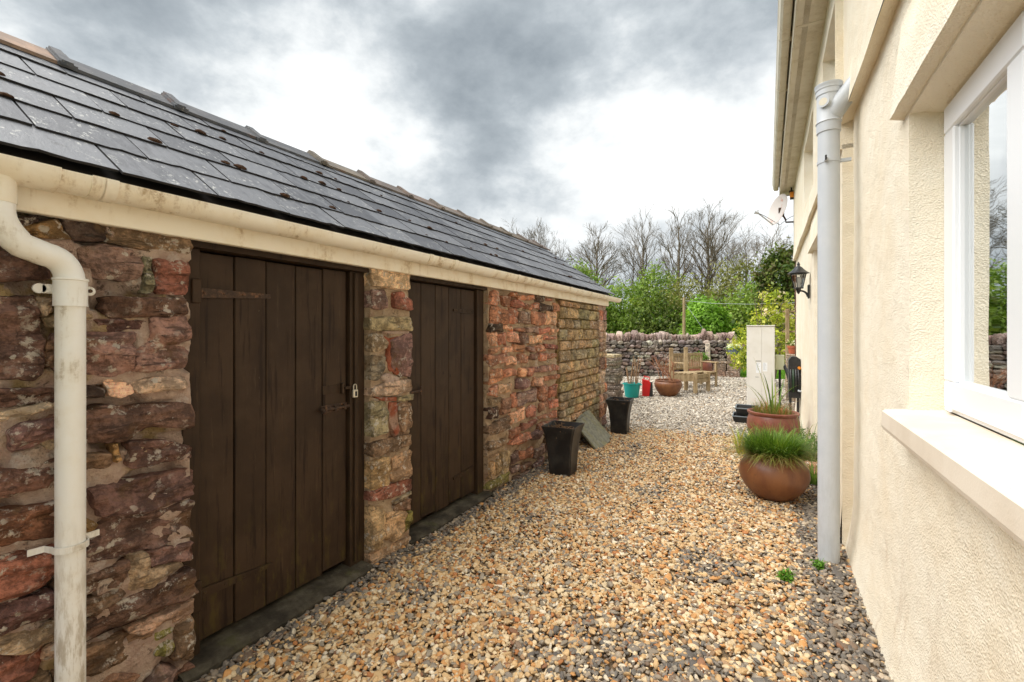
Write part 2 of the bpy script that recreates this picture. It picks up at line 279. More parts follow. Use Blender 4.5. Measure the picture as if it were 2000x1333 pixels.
def m_ridge(g):
    P = rndco(g); oc = g.n('ShaderNodeObjectInfo', out=1); a = g.noise(9, 5, .65, P)
    base = g.mix(oc, g.mix(oc, (1.5, 1.4, 1.3), 1, 'MULTIPLY'), g.step(a, .4, .65))
    base = g.mix(base, lin(120, 84, 62), g.m('MULTIPLY', g.step(g.noise(5, 4, .6, g.map(P, loc=(3, 1, 8))), .58, .7), .6))
    base = g.mix(base, lin(190, 186, 172), g.m('MULTIPLY', g.step(g.noise(32, 4, .7, P), .64, .70), .6))
    return {'Base Color': base, 'Normal': g.bump(a, .5, .008)}
mat('ridge', rough=.75, spec=.35, build=m_ridge)
def m_moss(g):
    P = objco(g); a = g.noise(60, 4, .7, P)
    return {'Base Color': g.ramp(a, [(.3, lin(44, 34, 26)), (.55, lin(84, 60, 44)), (.75, lin(128, 112, 92))]), 'Normal': g.bump(a, 1, .02)}
mat('moss', rough=1, spec=.1, build=m_moss)
def m_plastic(c1, c2, dirt, amt=.5, rough=.38):
    def f(g):
        P = rndco(g); a = g.noise(5, 5, .65, P); s = g.noise(1, 5, .7, g.map(P, (26, 26, 3)))
        col = g.mix(c1, c2, g.step(a, .35, .68)); fine = g.noise(60, 4, .75, P)
        k = g.m('MULTIPLY', g.step(g.m('ADD', g.m('MULTIPLY', a, .5), g.m('MULTIPLY', s, .5)), .50, .66), g.step(fine, .34, .60))
        col = g.mix(col, dirt, g.m('MULTIPLY', k, amt))
        wz = g.n('ShaderNodeSeparateXYZ', {0: g.n('ShaderNodeNewGeometry', out=0)}, 2)
        low = g.m('MULTIPLY', g.step(wz, 1.0, .25), g.step(g.noise(1, 5, .75, g.map(P, (36, 36, 7), (4, 2, 2))), .44, .62)); col = g.mix(col, dirt, g.m('MULTIPLY', low, amt*.8))
        return {'Base Color': col, 'Roughness': g.m('ADD', rough, g.m('MULTIPLY', a, .25)), 'Normal': g.bump(fine, .08, .004)}
    return f
mat('cream_plastic', spec=.45, build=m_plastic(lin(243, 236, 220), lin(236, 224, 200), lin(158, 124, 74), .75))
mat('white_plastic', spec=.45, build=m_plastic(lin(243, 243, 240), lin(238, 234, 224), lin(150, 128, 88), .8))
mat('fascia_white', spec=.4, build=m_plastic(lin(244, 237, 220), lin(238, 227, 204), lin(184, 156, 112), .7))
mat('grey_plastic', spec=.5, build=m_plastic(lin(186, 190, 194), lin(194, 197, 200), lin(160, 160, 156), .3, .3))
mat('soffit_plastic', spec=.4, build=m_plastic(lin(216, 208, 190), lin(206, 196, 174), lin(150, 130, 96), .4))
mat('vent_brown', lin(120, 92, 76), .8)
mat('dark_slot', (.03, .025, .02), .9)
def m_door(g):
    P = rndco(g); gr = g.noise(1, 6, .65, g.map(P, (30, 30, 2.2))); a = g.noise(4, 4, .6, P)
    col = g.mix(lin(54, 40, 28), lin(66, 50, 36), g.step(a, .35, .65)); col = g.mix(col, lin(42, 30, 22), g.step(gr, .54, .66)); col = g.mix(col, lin(92, 74, 56), g.m('MULTIPLY', g.step(g.noise(1, 6, .7, g.map(P, (44, 44, 3.5), (8, 1, 1))), .60, .70), .35))
    sc = g.m('MULTIPLY', g.step(g.noise(42, 5, .8, P), .68, .73), g.step(g.noise(6, 3, .5, g.map(P, loc=(3, 9, 2))), .5, .62))
    col = g.mix(col, lin(140, 122, 98), g.m('MULTIPLY', sc, .7)); kn = g.n('ShaderNodeTexVoronoi', {'Vector': g.map(P, (1, 1, .55)), 'Scale': 4.5, 'Randomness': 1.}); col = g.mix(col, lin(26, 19, 14), g.m('MULTIPLY', g.step(kn, .045, .025), .8))
    w = g.n('ShaderNodeSeparateXYZ', {0: g.n('ShaderNodeNewGeometry', out=0)}, 2)
    alg = g.m('MULTIPLY', g.step(g.noise(1, 5, .7, g.map(P, (16, 16, 5), (2, 2, 2))), .5, .66), g.step(w, .75, .05))
    col = g.mix(col, lin(88, 76, 34), g.m('MULTIPLY', alg, .55))
    return {'Base Color': col, 'Roughness': g.m('ADD', .42, g.m('MULTIPLY', gr, .3)), 'Normal': g.bump(g.m('ADD', gr, g.m('MULTIPLY', a, .4)), .3, .006)}
mat('door_paint', spec=.22, build=m_door)
def m_iron(g):
    P = objco(g); a = g.noise(40, 5, .7, P)
    return {'Base Color': g.ramp(a, [(.35, lin(48, 36, 28)), (.55, lin(74, 54, 40)), (.68, lin(120, 84, 56))]), 'Normal': g.bump(a, .4, .004)}
mat('old_iron', rough=.65, spec=.4, build=m_iron)
mat('brass_lock', lin(214, 206, 190), .3, .6)
def m_threshold(g):
    P = objco(g); a = g.noise(8, 5, .65, P)
    col = g.ramp(a, [(.3, lin(44, 40, 33)), (.5, lin(66, 60, 50)), (.7, lin(96, 90, 76))])
    col = g.mix(col, lin(84, 84, 48), g.m('MULTIPLY', g.step(g.noise(5, 4, .6, g.map(P, loc=(3, 3, 3))), .56, .68), .45))
    return {'Base Color': col, 'Normal': g.bump(g.noise(60, 5, .7, P), .5, .01)}
mat('threshold_stone', rough=.9, spec=.25, build=m_threshold)
def m_render(g):
    P = objco(g); v = g.n('ShaderNodeTexVoronoi', {'Vector': P, 'Scale': 150., 'Randomness': 1.}, feature='SMOOTH_F1'); n = g.noise(160, 3, .6, P); a = g.noise(2.2, 5, .6, P)
    col = g.mix(lin(245, 236, 216), lin(240, 227, 202), g.step(a, .35, .68))
    col = g.mix(col, lin(206, 178, 132), g.m('MULTIPLY', g.step(n, .60, .74), .55))
    w = g.n('ShaderNodeSeparateXYZ', {0: g.n('ShaderNodeNewGeometry', out=0)}, 2)
    st = g.m('MULTIPLY', g.step(g.noise(1, 5, .7, g.map(P, (7, 7, 2.4))), .54, .68), g.step(w, .9, .0))
    col = g.mix(col, lin(190, 164, 132), g.m('MULTIPLY', st, .4))
    specks = g.step(g.noise(38, 5, .8, g.map(P, loc=(5, 2, 2))), .70, .75); col = g.mix(col, lin(96, 74, 48), g.m('MULTIPLY', specks, .6))
    und = g.noise(7, 3, .5, P)
    nb = g.bump(und, .35, .05)
    return {'Base Color': col, 'Normal': g.bump(g.m('ADD', v, g.m('MULTIPLY', n, .8)), .62, .008, nb)}
mat('render_cream', rough=.93, spec=.2, build=m_render)
def m_sill(g):
    P = objco(g); a = g.noise(3, 5, .6, P)
    col = g.mix(lin(226, 214, 196), lin(216, 202, 182), g.step(a, .4, .65))
    sp = g.m('MULTIPLY', g.step(g.noise(30, 4, .8, P), .68, .72), .6); col = g.mix(col, lin(140, 116, 90), sp)
    return {'Base Color': col, 'Normal': g.bump(g.noise(120, 3, .6, P), .25, .003)}
mat('sill_paint', rough=.7, spec=.3, build=m_sill)
mat('upvc', lin(238, 240, 242), .25, 0, .5)
mat('gasket', (.02, .02, .02), .6)
def glassy(name, tint, base):
    m = bpy.data.materials.new(name); m.use_nodes = True; t = m.node_tree; t.nodes.clear(); g = G(t)
    gl = g.n('ShaderNodeBsdfGlossy', {'Color': (.95, .97, .97), 'Roughness': .015, 'Normal': g.bump(g.noise(3.5, 2, .4, objco(g)), .05, .02)})
    tr = g.n('ShaderNodeBsdfTransparent', {0: tint})
    fr = g.n('ShaderNodeFresnel', {'IOR': 1.6}); f = g.m('MINIMUM', g.m('ADD', g.m('MULTIPLY', fr, 1.5), base), 1.0)
    s = g.n('ShaderNodeMixShader', {0: f, 1: tr, 2: gl}); t.links.new(s, g.n('ShaderNodeOutputMaterial', None, None).inputs[0]); MATS[name] = m
glassy('glass', (.72, .76, .74), .42)
mat('curtain', lin(196, 188, 164), .9)
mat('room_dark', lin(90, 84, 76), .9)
def m_glaze(c1, c2):
    def f(g):
        P = objco(g); z = g.n('ShaderNodeSeparateXYZ', {0: P}, 2); a = g.noise(6, 5, .65, P); s = g.noise(1, 4, .6, g.map(P, (14, 14, 3)))
        col = g.mix(c1, c2, g.step(g.m('ADD', g.m('MULTIPLY', a, .5), g.m('MULTIPLY', s, .5)), .38, .62))
        col = g.mix(col, lin(66, 44, 34), g.m('MULTIPLY', g.step(g.noise(26, 5, .7, P), .6, .7), .5))
        return {'Base Color': col, 'Roughness': g.m('ADD', .22, g.m('MULTIPLY', a, .35)), 'Normal': g.bump(a, .12, .01)}
    return f
mat('brown_glaze', spec=.5, build=m_glaze(lin(112, 68, 44), lin(132, 86, 52)))
mat('red_glaze', spec=.5, build=m_glaze(lin(122, 68, 54), lin(140, 86, 66)))
mat('blue_glaze', spec=.5, build=m_glaze(lin(94, 104, 132), lin(112, 122, 148)))
mat('terracotta', rough=.85, spec=.2, build=m_glaze(lin(178, 98, 70), lin(190, 112, 82)))
def m_blackpot(g):
    P = rndco(g); a = g.noise(7, 5, .7, P)
    return {'Base Color': g.mix((.012, .012, .013), (.035, .034, .032), g.step(a, .4, .7)), 'Roughness': g.m('ADD', .28, g.m('MULTIPLY', g.noise(3, 4, .6, P), .3))}
mat('black_gloss', spec=.5, build=m_blackpot)
mat('black_metal', (.018, .02, .023), .35, 0, .5)
def m_soil(g):
    P = objco(g); a = g.noise(45, 5, .75, P)
    return {'Base Color': g.ramp(a, [(.3, lin(40, 30, 22)), (.55, lin(78, 58, 42)), (.75, lin(120, 94, 70))]), 'Normal': g.bump(a, 1, .02)}
mat('soil', rough=1, spec=.1, build=m_soil)
mat('dry_stem', rough=.9, spec=.2, build=lambda g: {'Base Color': g.mix(lin(116, 88, 62), lin(164, 134, 104), g.noise(14, 4, .6, rndco(g)))})
def m_slabgreen(g):
    P = rndco(g); s = g.noise(1, 5, .65, g.map(P, (3, 9, 3))); a = g.noise(22, 4, .7, P)
    col = g.mix(lin(108, 108, 98), lin(140, 140, 126), g.step(a, .35, .65)); col = g.mix(col, lin(136, 130, 80), g.m('MULTIPLY', g.step(s, .50, .66), .55))
    return {'Base Color': col, 'Normal': g.bump(a, .4, .006)}
mat('slab_green', rough=.8, spec=.3, build=m_slabgreen)
def m_wood(g):
    P = rndco(g); gr = g.noise(1, 5, .65, g.map(P, (22, 22, 5))); a = g.noise(3, 3, .6, P)
    col = g.mix(lin(150, 128, 94), lin(180, 158, 124), g.step(gr, .38, .62)); col = g.mix(col, lin(128, 104, 72), g.m('MULTIPLY', g.step(a, .5, .68), .6))
    return {'Base Color': col, 'Normal': g.bump(gr, .3, .004)}
mat('bench_wood', rough=.8, spec=.25, build=m_wood)
mat('teal_plastic', lin(30, 150, 144), .4); mat('red_plastic', lin(196, 26, 26), .4); mat('orange_plastic', lin(226, 140, 44), .45)
mat('cabinet_paint', lin(208, 204, 194), .45, build=lambda g: {'Base Color': g.mix(lin(220, 217, 210), lin(210, 206, 196), g.step(g.noise(3, 5, .6, objco(g)), .4, .7))})
mat('paper', lin(232, 234, 236), .6); mat('print_grey', lin(150, 156, 164), .8); mat('cream_box', lin(214, 216, 184), .5); mat('tray_rim', lin(110, 118, 124), .4); mat('hose_green', lin(44, 64, 44), .4)
def m_dish(g):
    P = objco(g); a = g.noise(7, 5, .65, P)
    return {'Base Color': g.mix(lin(196, 188, 182), lin(176, 100, 66), g.m('MULTIPLY', g.step(a, .60, .70), .7))}
mat('dish_paint', rough=.45, build=m_dish)
glassy('lamp_glass', (.9, .92, .92), .06)
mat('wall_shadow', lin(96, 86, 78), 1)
def m_leaf(name, rough=.55, trans=.35):
    m = bpy.data.materials.new(name); m.use_nodes = True; t = m.node_tree; t.nodes.clear(); g = G(t)
    a = g.n('ShaderNodeAttribute', None, None, attribute_name='col').outputs[0]
    df = g.n('ShaderNodeBsdfPrincipled', {'Base Color': a, 'Roughness': rough, 'Specular IOR Level': .3})
    tr = g.n('ShaderNodeBsdfTranslucent', {0: g.mix(a, (1.3, 1.35, .6), 1, 'MULTIPLY')})
    t.links.new(g.n('ShaderNodeMixShader', {0: trans, 1: df, 2: tr}), g.n('ShaderNodeOutputMaterial', None, None).inputs[0]); MATS[name] = m
m_leaf('leaf'); m_leaf('blade', .5, .3)
mat('dry_red', rough=.9, build=lambda g: {'Base Color': g.mix(lin(168, 104, 72), lin(150, 120, 92), g.noise(3, 3, .6, objco(g)))})
mat('bark', rough=.95, spec=.1, build=lambda g: {'Base Color': g.mix(lin(96, 86, 72), lin(130, 118, 100), g.noise(2.5, 4, .6, objco(g)))})
mat('bark_pale', rough=.95, spec=.1, build=lambda g: {'Base Color': g.mix(lin(150, 138, 118), lin(186, 174, 152), g.noise(2.5, 4, .6, objco(g)))})
# ---------------------------------------------------------------- stone outbuilding
PAL = {'k': lin(78, 62, 54), 'b': lin(122, 98, 80), 'o': lin(148, 118, 80), 'p': lin(124, 98, 90), 'g': lin(112, 106, 90), 'r': lin(128, 86, 72), 'd': lin(98, 74, 66),
       't': lin(160, 138, 116), 'l': lin(186, 156, 136), 'w': lin(186, 170, 150), 'm': lin(112, 104, 60), 's': lin(196, 170, 136), 'v': lin(142, 130, 104), 'e': lin(158, 130, 100),
       'q': lin(160, 112, 90), 'a': lin(192, 148, 120), 'y': lin(146, 126, 96), 'z': lin(128, 116, 90)}
def vary(c, k=.16):
    f = (1+random.uniform(-k, k))*1.25; return tuple(max(0, x*f*(1+random.uniform(-k, k)*.35)) for x in c)
def stone_mesh(poly, back, bulge, seed, rough=.012, seg=.03, rings=(.93, .78, .55, .28), grow=1.0):
    """a rubble stone: outline in wall (y, z) metres, front face broken and domed, x = distance in front of the wall"""
    P = [Vector(p) for p in poly]
    if sum(P[i].x*P[(i+1) % len(P)].y-P[(i+1) % len(P)].x*P[i].y for i in range(len(P))) < 0: P.reverse()
    Q = []
    for i, p in enumerate(P):
        a, b = P[i-1], P[(i+1) % len(P)]
        Q += [p+(a-p)*.09, p+(b-p)*.09]
    per = sum((Q[i]-Q[i-1]).length for i in range(len(Q))); seg = max(seg, per/54)
    B = []
    for i in range(len(Q)):
        a, b = Q[i], Q[(i+1) % len(Q)]; k = max(1, int(round((b-a).length/seg)))
        B += [a+(b-a)*(j/k) for j in range(k)]
    c = sum(B, Vector((0, 0)))/len(B); sz = per/4; n = len(B)
    J = []
    for p in B:
        d = p-c; e = grow+.09*mnoise.noise(Vector((p.x*24, p.y*24, seed*3.1)))+.05*mnoise.noise(Vector((p.x*70, p.y*70, seed)))
        J.append(c+d*e)
    tx, ty = random.uniform(-.10, .10), random.uniform(-.16, .10)
    V = []; 
    def dep(q, t):
        f = mnoise.fractal(Vector((q.x*11, q.y*15, seed*7.3)), 1., 2., 4); rd = abs(mnoise.noise(Vector((q.x*7+3, q.y*18, seed*2.7))))
        tr = mnoise.noise(Vector((q.x*4.5+q.y*3, q.y*13, seed*1.9))); stp = round(tr*3.2)/3.2*.55+tr*.45
        return bulge*(1-t**4*.75)+rough*(f*.8+rd*1.1+stp*1.1-.4)+(q.x-c.x)*tx*.5+(q.y-c.y)*ty*.5
    for p in J: V.append((-back, p.x, p.y))
    for p in J: V.append((min(dep(p, 1)*.35, bulge)-.004, p.x, p.y))
    for t in rings:
        for p in J:
            q = c+(p-c)*(1-(1-t)*.9 if t > .9 else t); V.append((dep(q, t), q.x, q.y))
    V.append((dep(c, 0), c.x, c.y)); nr = len(rings)+2; F = []
    for i in range(nr-1):
        for k in range(n): F.append((i*n+k, i*n+(k+1) % n, (i+1)*n+(k+1) % n, (i+1)*n+k))
    for k in range(n): F.append(((nr-1)*n+k, (nr-1)*n+(k+1) % n, len(V)-1))
    return V, F
WX = -2.2
def add_stone(poly, key, parent, seed, back=.06, bulge=.02, rough=.012, seg=.03, rings=(.93, .78, .55, .28), k=.16, flat=32, grow=1.0):
    V, F = stone_mesh(poly, back, bulge, seed, rough, seg, rings, grow); og = ORG[root(parent)]
    me = mesh('stone', [(WX+x-og.x, y-og.y, z-og.z) for x, y, z in V], F, True, flat)
    return put('stone', me, 'stone', parent, frame=False, color=vary(PAL[key], k))
def skin(name, m, parent, y0, y1, z0, z1, depth, step=.03, amp=.008, inset=.012, seed=0, deep=.03):
    """a thick wall whose outer face is lumpy pointing"""
    ny = max(2, int((y1-y0)/step)); nz = max(2, int((z1-z0)/step)); V = []; F = []
    for i in range(ny+1):
        for j in range(nz+1):
            y = y0+(y1-y0)*i/ny; z = z0+(z1-z0)*j/nz
            cv = min(1, max(0, (mnoise.noise(Vector((y*6.5, z*10, seed+.5)))-.04)*6)); V.append((WX-inset-deep*cv+amp*1.5*fbm(y*9, z*9, seed)+amp*fbm(y*30, z*30, seed+4, 2), y, z))
    ix = lambda i, j: i*(nz+1)+j
    for i in range(ny):
        for j in range(nz): F.append((ix(i, j), ix(i+1, j), ix(i+1, j+1), ix(i, j+1)))
    ring = [ix(i, 0) for i in range(ny+1)]+[ix(ny, j) for j in range(1, nz+1)]+[ix(i, nz) for i in range(ny-1, -1, -1)]+[ix(0, j) for j in range(nz-1, 0, -1)]
    k = len(V); V += [(WX-depth, V[r][1], V[r][2]) for r in ring]; n = len(ring)
    F += [(ring[(q+1) % n], ring[q], k+q, k+(q+1) % n) for q in range(n)]; F.append(tuple(k+q for q in range(n))[::-1])
    mb = MB(); mb.add(V, F); return mb.build(name, m, parent, True, 60)
shed = thing('stone_outbuilding', 'low stone outbuilding with slate roof and two brown plank doors', 'outbuilding', (-3.35, 3.2, 0))
mm = lambda poly: [(y/1000, z/1000) for y, z in poly]
wl = skin('wall', 'mortar_pink', shed, -1.0, 1.068, -.05, 1.93, .42, .016, .011, .004, 1, .06)
for i, (k, poly) in enumerate(STONES_LEFT):
    add_stone(mm(poly), k, wl, i, .05, random.choice((.010, .018, .026, .034)), .030, .015, (.97, .91, .83, .74, .64, .53, .42, .30, .16), .18, 17, 1.045)
yy = -1.0   # the wall runs on out of the picture
for z0, z1 in ((0, .22), (.23, .4), (.41, .68), (.69, .86), (.87, 1.12), (1.13, 1.3), (1.31, 1.58), (1.59, 1.9)):
    y = -.99
    while y < .30:
        y2 = min(y+random.uniform(.22, .46), .42)
        if y2-y > .08: add_stone([(y, z0), (y2-.015, z0+random.uniform(-.02, .02)), (y2-.015, z1-.015), (y, z1-.015+random.uniform(-.02, .01))], random.choice('ddprbt'), wl, 900+int(y*100), .05, .022)
        y = y2
wp = skin('wall', 'mortar_cream', shed, 2.128, 2.497, -.05, 1.93, .42, .022, .006, .014, 5, .02)
for i, (k, poly) in enumerate(STONES_PIER):
    add_stone(mm(poly), k, wp, 100+i, .12, .016, .016, .018, (.96, .88, .75, .58, .38, .18), .16, 18, 1.03)
for i, (k, poly) in enumerate(MORTAR_PATCH):
    V, F = stone_mesh(mm(poly), .03, .002, 300+i, .010, .016, (.9, .7, .45, .2), .92); og = ORG[shed]
    put('mortar_patch', mesh('mortar_patch', [(WX+x-og.x, y-og.y, z-og.z) for x, y, z in V], F, True, 50), 'mortar_red' if k == 'R' else 'mortar_pink', wp, frame=False)
wr = skin('wall', 'mortar_cream', shed, 3.566, 5.17, -.05, 1.93, .42, .032, .009, .018, 9)
for i, (k, (a, b, c, d)) in enumerate(STONES_RED):
    a, b, c, d = a/1000+.006, b/1000+.006, c/1000-.006, d/1000-.006; j = lambda s=.022: random.uniform(-s, s)*min(1, (c-a)/.2)
    if c-a < .05 or d-b < .03: continue
    add_stone([(a+j(), b+j()), ((a+c)/2, b+j()*.7), (c+j(), b+j()), (c+j(), d+j()), ((a+c)/2, d+j()*.7), (a+j(), d+j())], k, wr, 400+i, .08, .022, .012, .03, (.92, .7, .4), .2)
wo = skin('wall', 'mortar_olive', shed, 5.17, 6.78, -.05, 1.93, .42, .04, .006, .016, 13)
z = .02
while z < 1.88:
    h = random.choice((.10, .12, .13, .15, .17)); y = 5.19+random.uniform(0, .05)
    if z+h > 1.90: h = 1.90-z
    while y < 6.72:
        l = random.uniform(.14, .46); y2 = min(y+l, 6.76)
        if 6.76-y2 < .1: y2 = 6.76
        j = lambda: random.uniform(-.006, .006)
        if h > .05: add_stone([(y+.006, z+j()), (y2-.006, z+j()), (y2-.006, z+h-.014+j()), (y+.006, z+h-.014+j())], random.choice('yyzzev'), wo, 600+int(y*77)+int(z*991), .05, .018, .012, .04, (.9, .65, .3), .2)
        y = y2
    z += h
we = skin('wall', 'mortar_pink', shed, 6.78, 7.12, -.05, 1.93, .42, .04, .01, .012, 17)
z = .03
while z < 1.85:
    h = random.uniform(.09, .24); y2 = 6.8+random.uniform(.1, .28); j = lambda: random.uniform(-.015, .015)
    for a, b in ((6.79, y2-.02), (y2, 7.13)):
        if b-a > .06: add_stone([(a, z+j()), (b, z+j()), (b, z+h-.02+j()), (a, z+h-.02+j())], random.choice('tlpbqt'), we, 800+int(z*500), .05, .016, .012, .04, (.9, .6, .3), .2)
    z += h
# the remaining walls of the outbuilding
b = MB(); b.box((-4.5, -1.0, -.05), (-4.15, 7.12, 1.93)); b.build('rear_wall', 'mortar_pink', shed)
b = MB(); b.prism([(-4.14, -.05), (-2.63, -.05), (-2.63, 1.93), (-2.35, 2.06), (-3.35, 2.82), (-4.14, 2.06)], 6.75, 7.10); b.build('gable_wall', 'mortar_pink', shed)
b = MB(); b.prism([(-4.14, -.05), (-2.63, -.05), (-2.63, 1.93), (-2.35, 2.06), (-3.35, 2.82), (-4.14, 2.06)], -.98, -.62); b.build('gable_wall', 'mortar_pink', shed)
b = MB(); b.box((-2.45, 1.07, 1.88), (-2.225, 2.126, 1.925)).box((-2.45, 2.499, 1.88), (-2.225, 3.564, 1.925)); b.build('lintel', 'door_paint', shed)
# ---- doors
def plank_door(y0, y1, bounds, label, hinge_left):
    fr = MB(); t = .045
    d = put('door', mesh('door', *(lambda mb: (mb.v, mb.f))(MB().box((-2.36-ORG[shed].x, y0-ORG[shed].y, .05), (-2.325-ORG[shed].x, y1-ORG[shed].y, 1.875)))), 'door_paint', shed, frame=False)
    d['label'] = label
    b = bounds
    for i in range(len(b)-1):
        w = b[i+1]-b[i]; lo = .058+random.uniform(-.006, .012); hi = 1.872+random.uniform(-.006, .003); x = -2.29+random.uniform(-.003, .003)
        mb = MB(); mb.box((x-.028, b[i]+.0025, lo), (x, b[i+1]-.0025, hi), .004); mb.build('plank', 'door_paint', d)
    return d
d1 = plank_door(1.14, 2.005, [1.146, 1.31, 1.474, 1.648, 1.824, 1.999], 'wide dark brown plank door with padlock, nearer of the two', True)
d2 = plank_door(2.53, 3.45, [2.535, 2.711, 2.885, 3.061, 3.237, 3.44], 'dark brown plank door beyond the stone pier', False)
def frame(a, b, c, d_):
    mb = MB(); mb.box((-2.36, a, .0), (-2.262, b, 1.88), .004); mb.build('door_frame', 'door_paint', shed)
    mb = MB(); mb.box((-2.36, c, .0), (-2.262, d_, 1.88), .004); mb.build('door_frame', 'door_paint', shed)
frame(1.066, 1.14, 2.006, 2.124); frame(2.50, 2.53, 3.452, 3.56)
mb = MB(); mb.box((-2.262, 2.03, .05), (-2.246, 2.06, 1.87), .003); mb.build('door_stop', 'door_paint', shed)
def strap(d, y0, y1, z, dz, s):
    mb = MB(); n = 6; v = []
    for i in range(n+1):
        t = i/n; y = y0+(y1-y0)*t; h = .024*(1-.55*t); zz = z+dz*t
        v += [(-2.2895, y, zz-h), (-2.2895, y, zz+h), (-2.278, y, zz-h), (-2.278, y, zz+h)]
    f = []
    for i in range(n):
        a = i*4; f += [(a+2, a+6, a+7, a+3), (a, a+1, a+5, a+4), (a+1, a+3, a+7, a+5), (a, a+4, a+6, a+2)]
    f += [(0, 2, 3, 1), (n*4, n*4+1, n*4+3, n*4+2)]
    mb.add(v, f)
    for t in (.1, .35, .6, .85): mb.lathe([(.007, 0), (.006, .004), (0.001, .005)], 8, (0, 0, 0)) if False else mb.box((-2.281, y0+(y1-y0)*t-.006, z+dz*t-.006), (-2.2745, y0+(y1-y0)*t+.006, z+dz*t+.006), .002)
    mb.build('hinge', 'old_iron' if z > 1.5 and s else 'door_paint', d)
strap(d1, 1.13, 1.49, 1.68, .005, True); strap(d1, 1.13, 1.50, .285, -.02, True)
strap(d2, 3.42, 3.12, 1.68, 0, False); strap(d2, 3.42, 3.12, .27, -.01, False)
mb = MB(); mb.box((-2.262, 1.10, 1.63), (-2.25, 1.14, 1.74), .003).box((-2.262, 1.10, .22), (-2.25, 1.14, .36), .003); mb.build('hinge_plate', 'door_paint', d1)
mb = MB(); mb.tube([(-2.275, 1.80, 1.035), (-2.275, 2.03, 1.035)], .010, 10).box((-2.289, 1.81, 1.012), (-2.284, 2.0, 1.058), .002)
mb.tube([(-2.275, 1.80, 1.035), (-2.255, 1.80, 1.032), (-2.240, 1.80, 1.02)], [.009, .008, .010], 8)
for y in (1.83, 1.90, 1.97): mb.box((-2.288, y-.008, 1.018), (-2.262, y+.008, 1.052), .003)
mb.build('sliding_bolt', 'old_iron', d1)
mb = MB(); mb.box((-2.288, 1.82, 1.125), (-2.2845, 1.955, 1.175), .002).box((-2.286, 1.945, 1.118), (-2.262, 1.962, 1.182), .003).box((-2.286, 1.965, 1.142), (-2.256, 2.045, 1.158), .002); mb.build('hasp', 'door_paint', d1)
mb = MB(); mb.tube([(-2.27, 2.50, 1.05), (-2.27, 2.68, 1.05), (-2.262, 2.695, 1.05)], [.009, .009, .009], 8).tube([(-2.27, 2.69, 1.085), (-2.27, 2.69, 1.02)], .007, 8); mb.build('sliding_bolt', 'old_iron', d2)
lock = thing('padlock', 'small pale padlock hanging on the nearer plank door', 'padlock', (-2.245, 2.03, 1.06))
mb = MB(); mb.box((-2.256, 2.012, 1.085), (-2.236, 2.048, 1.135), .004); mb.build('lock_body', 'brass_lock', lock)
mb = MB(); mb.tube([(-2.246, 2.018, 1.13)]+[(-2.246, 2.03-.012*math.cos(a), 1.155+.014*math.sin(a)) for a in [math.pi*k/8 for k in range(9)]]+[(-2.246, 2.042, 1.13)], .0035, 8); mb.build('shackle', 'brass_lock', lock, True)
mb = MB(); mb.box((-2.2358, 2.022, 1.095), (-2.2345, 2.038, 1.125)); mb.build('lock_label', 'gasket', lock)
# ---- threshold slabs
for y0, y1, x1, rz in ((1.02, 2.10, -2.15, .02), (2.46, 3.58, -2.165, 0)):
    V = []; n = 14
    mb = MB(); st = []
    for i in range(n+1):
        y = y0+(y1-y0)*i/n; e = x1+.012*fbm(y*6, 3, y0); zt = .022+.006*fbm(y*5, 1, 2)
        st += [(-2.34, y, -.05), (-2.34, y, zt+.008), (e-.02, y, zt), (e, y, zt-.014), (e+.006, y, -.05)]
    F = []
    for i in range(n):
        for k in range(5): F.append((i*5+k, i*5+(k+1) % 5, (i+1)*5+(k+1) % 5, (i+1)*5+k))
    F += [(0, 1, 2, 3, 4)[::-1], tuple(n*5+k for k in range(5))]
    F = [f[::-1] for f in F]
    mb.add(st, F); mb.build('threshold', 'threshold_stone', shed, True, 40)
# ---- roof
SL = math.atan2(.885, 1.27); EX, EZ = -2.08, 2.072
ur = Vector((-math.cos(SL), 0, math.sin(SL))); nr_ = Vector((math.sin(SL), 0, math.cos(SL)))
mb = MB(); y0, y1 = -.98, 7.14
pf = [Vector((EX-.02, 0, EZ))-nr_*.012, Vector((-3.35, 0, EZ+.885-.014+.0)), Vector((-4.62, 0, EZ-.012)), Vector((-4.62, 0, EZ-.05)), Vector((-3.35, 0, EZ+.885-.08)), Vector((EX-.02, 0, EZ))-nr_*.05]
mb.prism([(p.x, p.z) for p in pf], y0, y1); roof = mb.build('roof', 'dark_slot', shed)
slate_me = []
for s in range(7):
    rr = random.Random(s); wd, ln, th = .332, .335, .010; V = []; n = 8; yb = [-.5+i/n for i in range(n+1)]
    lo = [rr.uniform(-.004, .004)+(-.0 if rr.random() > .12 else .012) for _ in yb]
    for zz, q in ((th, 0), (0, 1)):
        for i, y in enumerate(yb): V.append((lo[i]+q*.002, y*wd, zz))
        for i, y in enumerate(yb): V.append((ln, y*wd, zz))
    m_ = n+1; F = []
    for i in range(n):
        F += [(i, i+1, m_+i+1, m_+i)[::-1], (2*m_+i, 2*m_+m_+i, 2*m_+m_+i+1, 2*m_+i+1)[::-1], (i, 2*m_+i, 2*m_+i+1, i+1)[::-1], (m_+i, m_+i+1, 3*m_+i+1, 3*m_+i)[::-1]]
    F += [(0, m_, 3*m_, 2*m_)[::-1], (n, 2*m_+n, 3*m_+n, m_+n)[::-1]]
    me = mesh('slate', V, F); me.materials.append(MATS['slate']); me.materials.append(MATS['slate_edge_shade']); slate_me.append(me)
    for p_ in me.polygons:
        if abs(p_.normal.z) < .5: p_.material_index = 1  # edge faces take the painted shade colour
exq = .2555
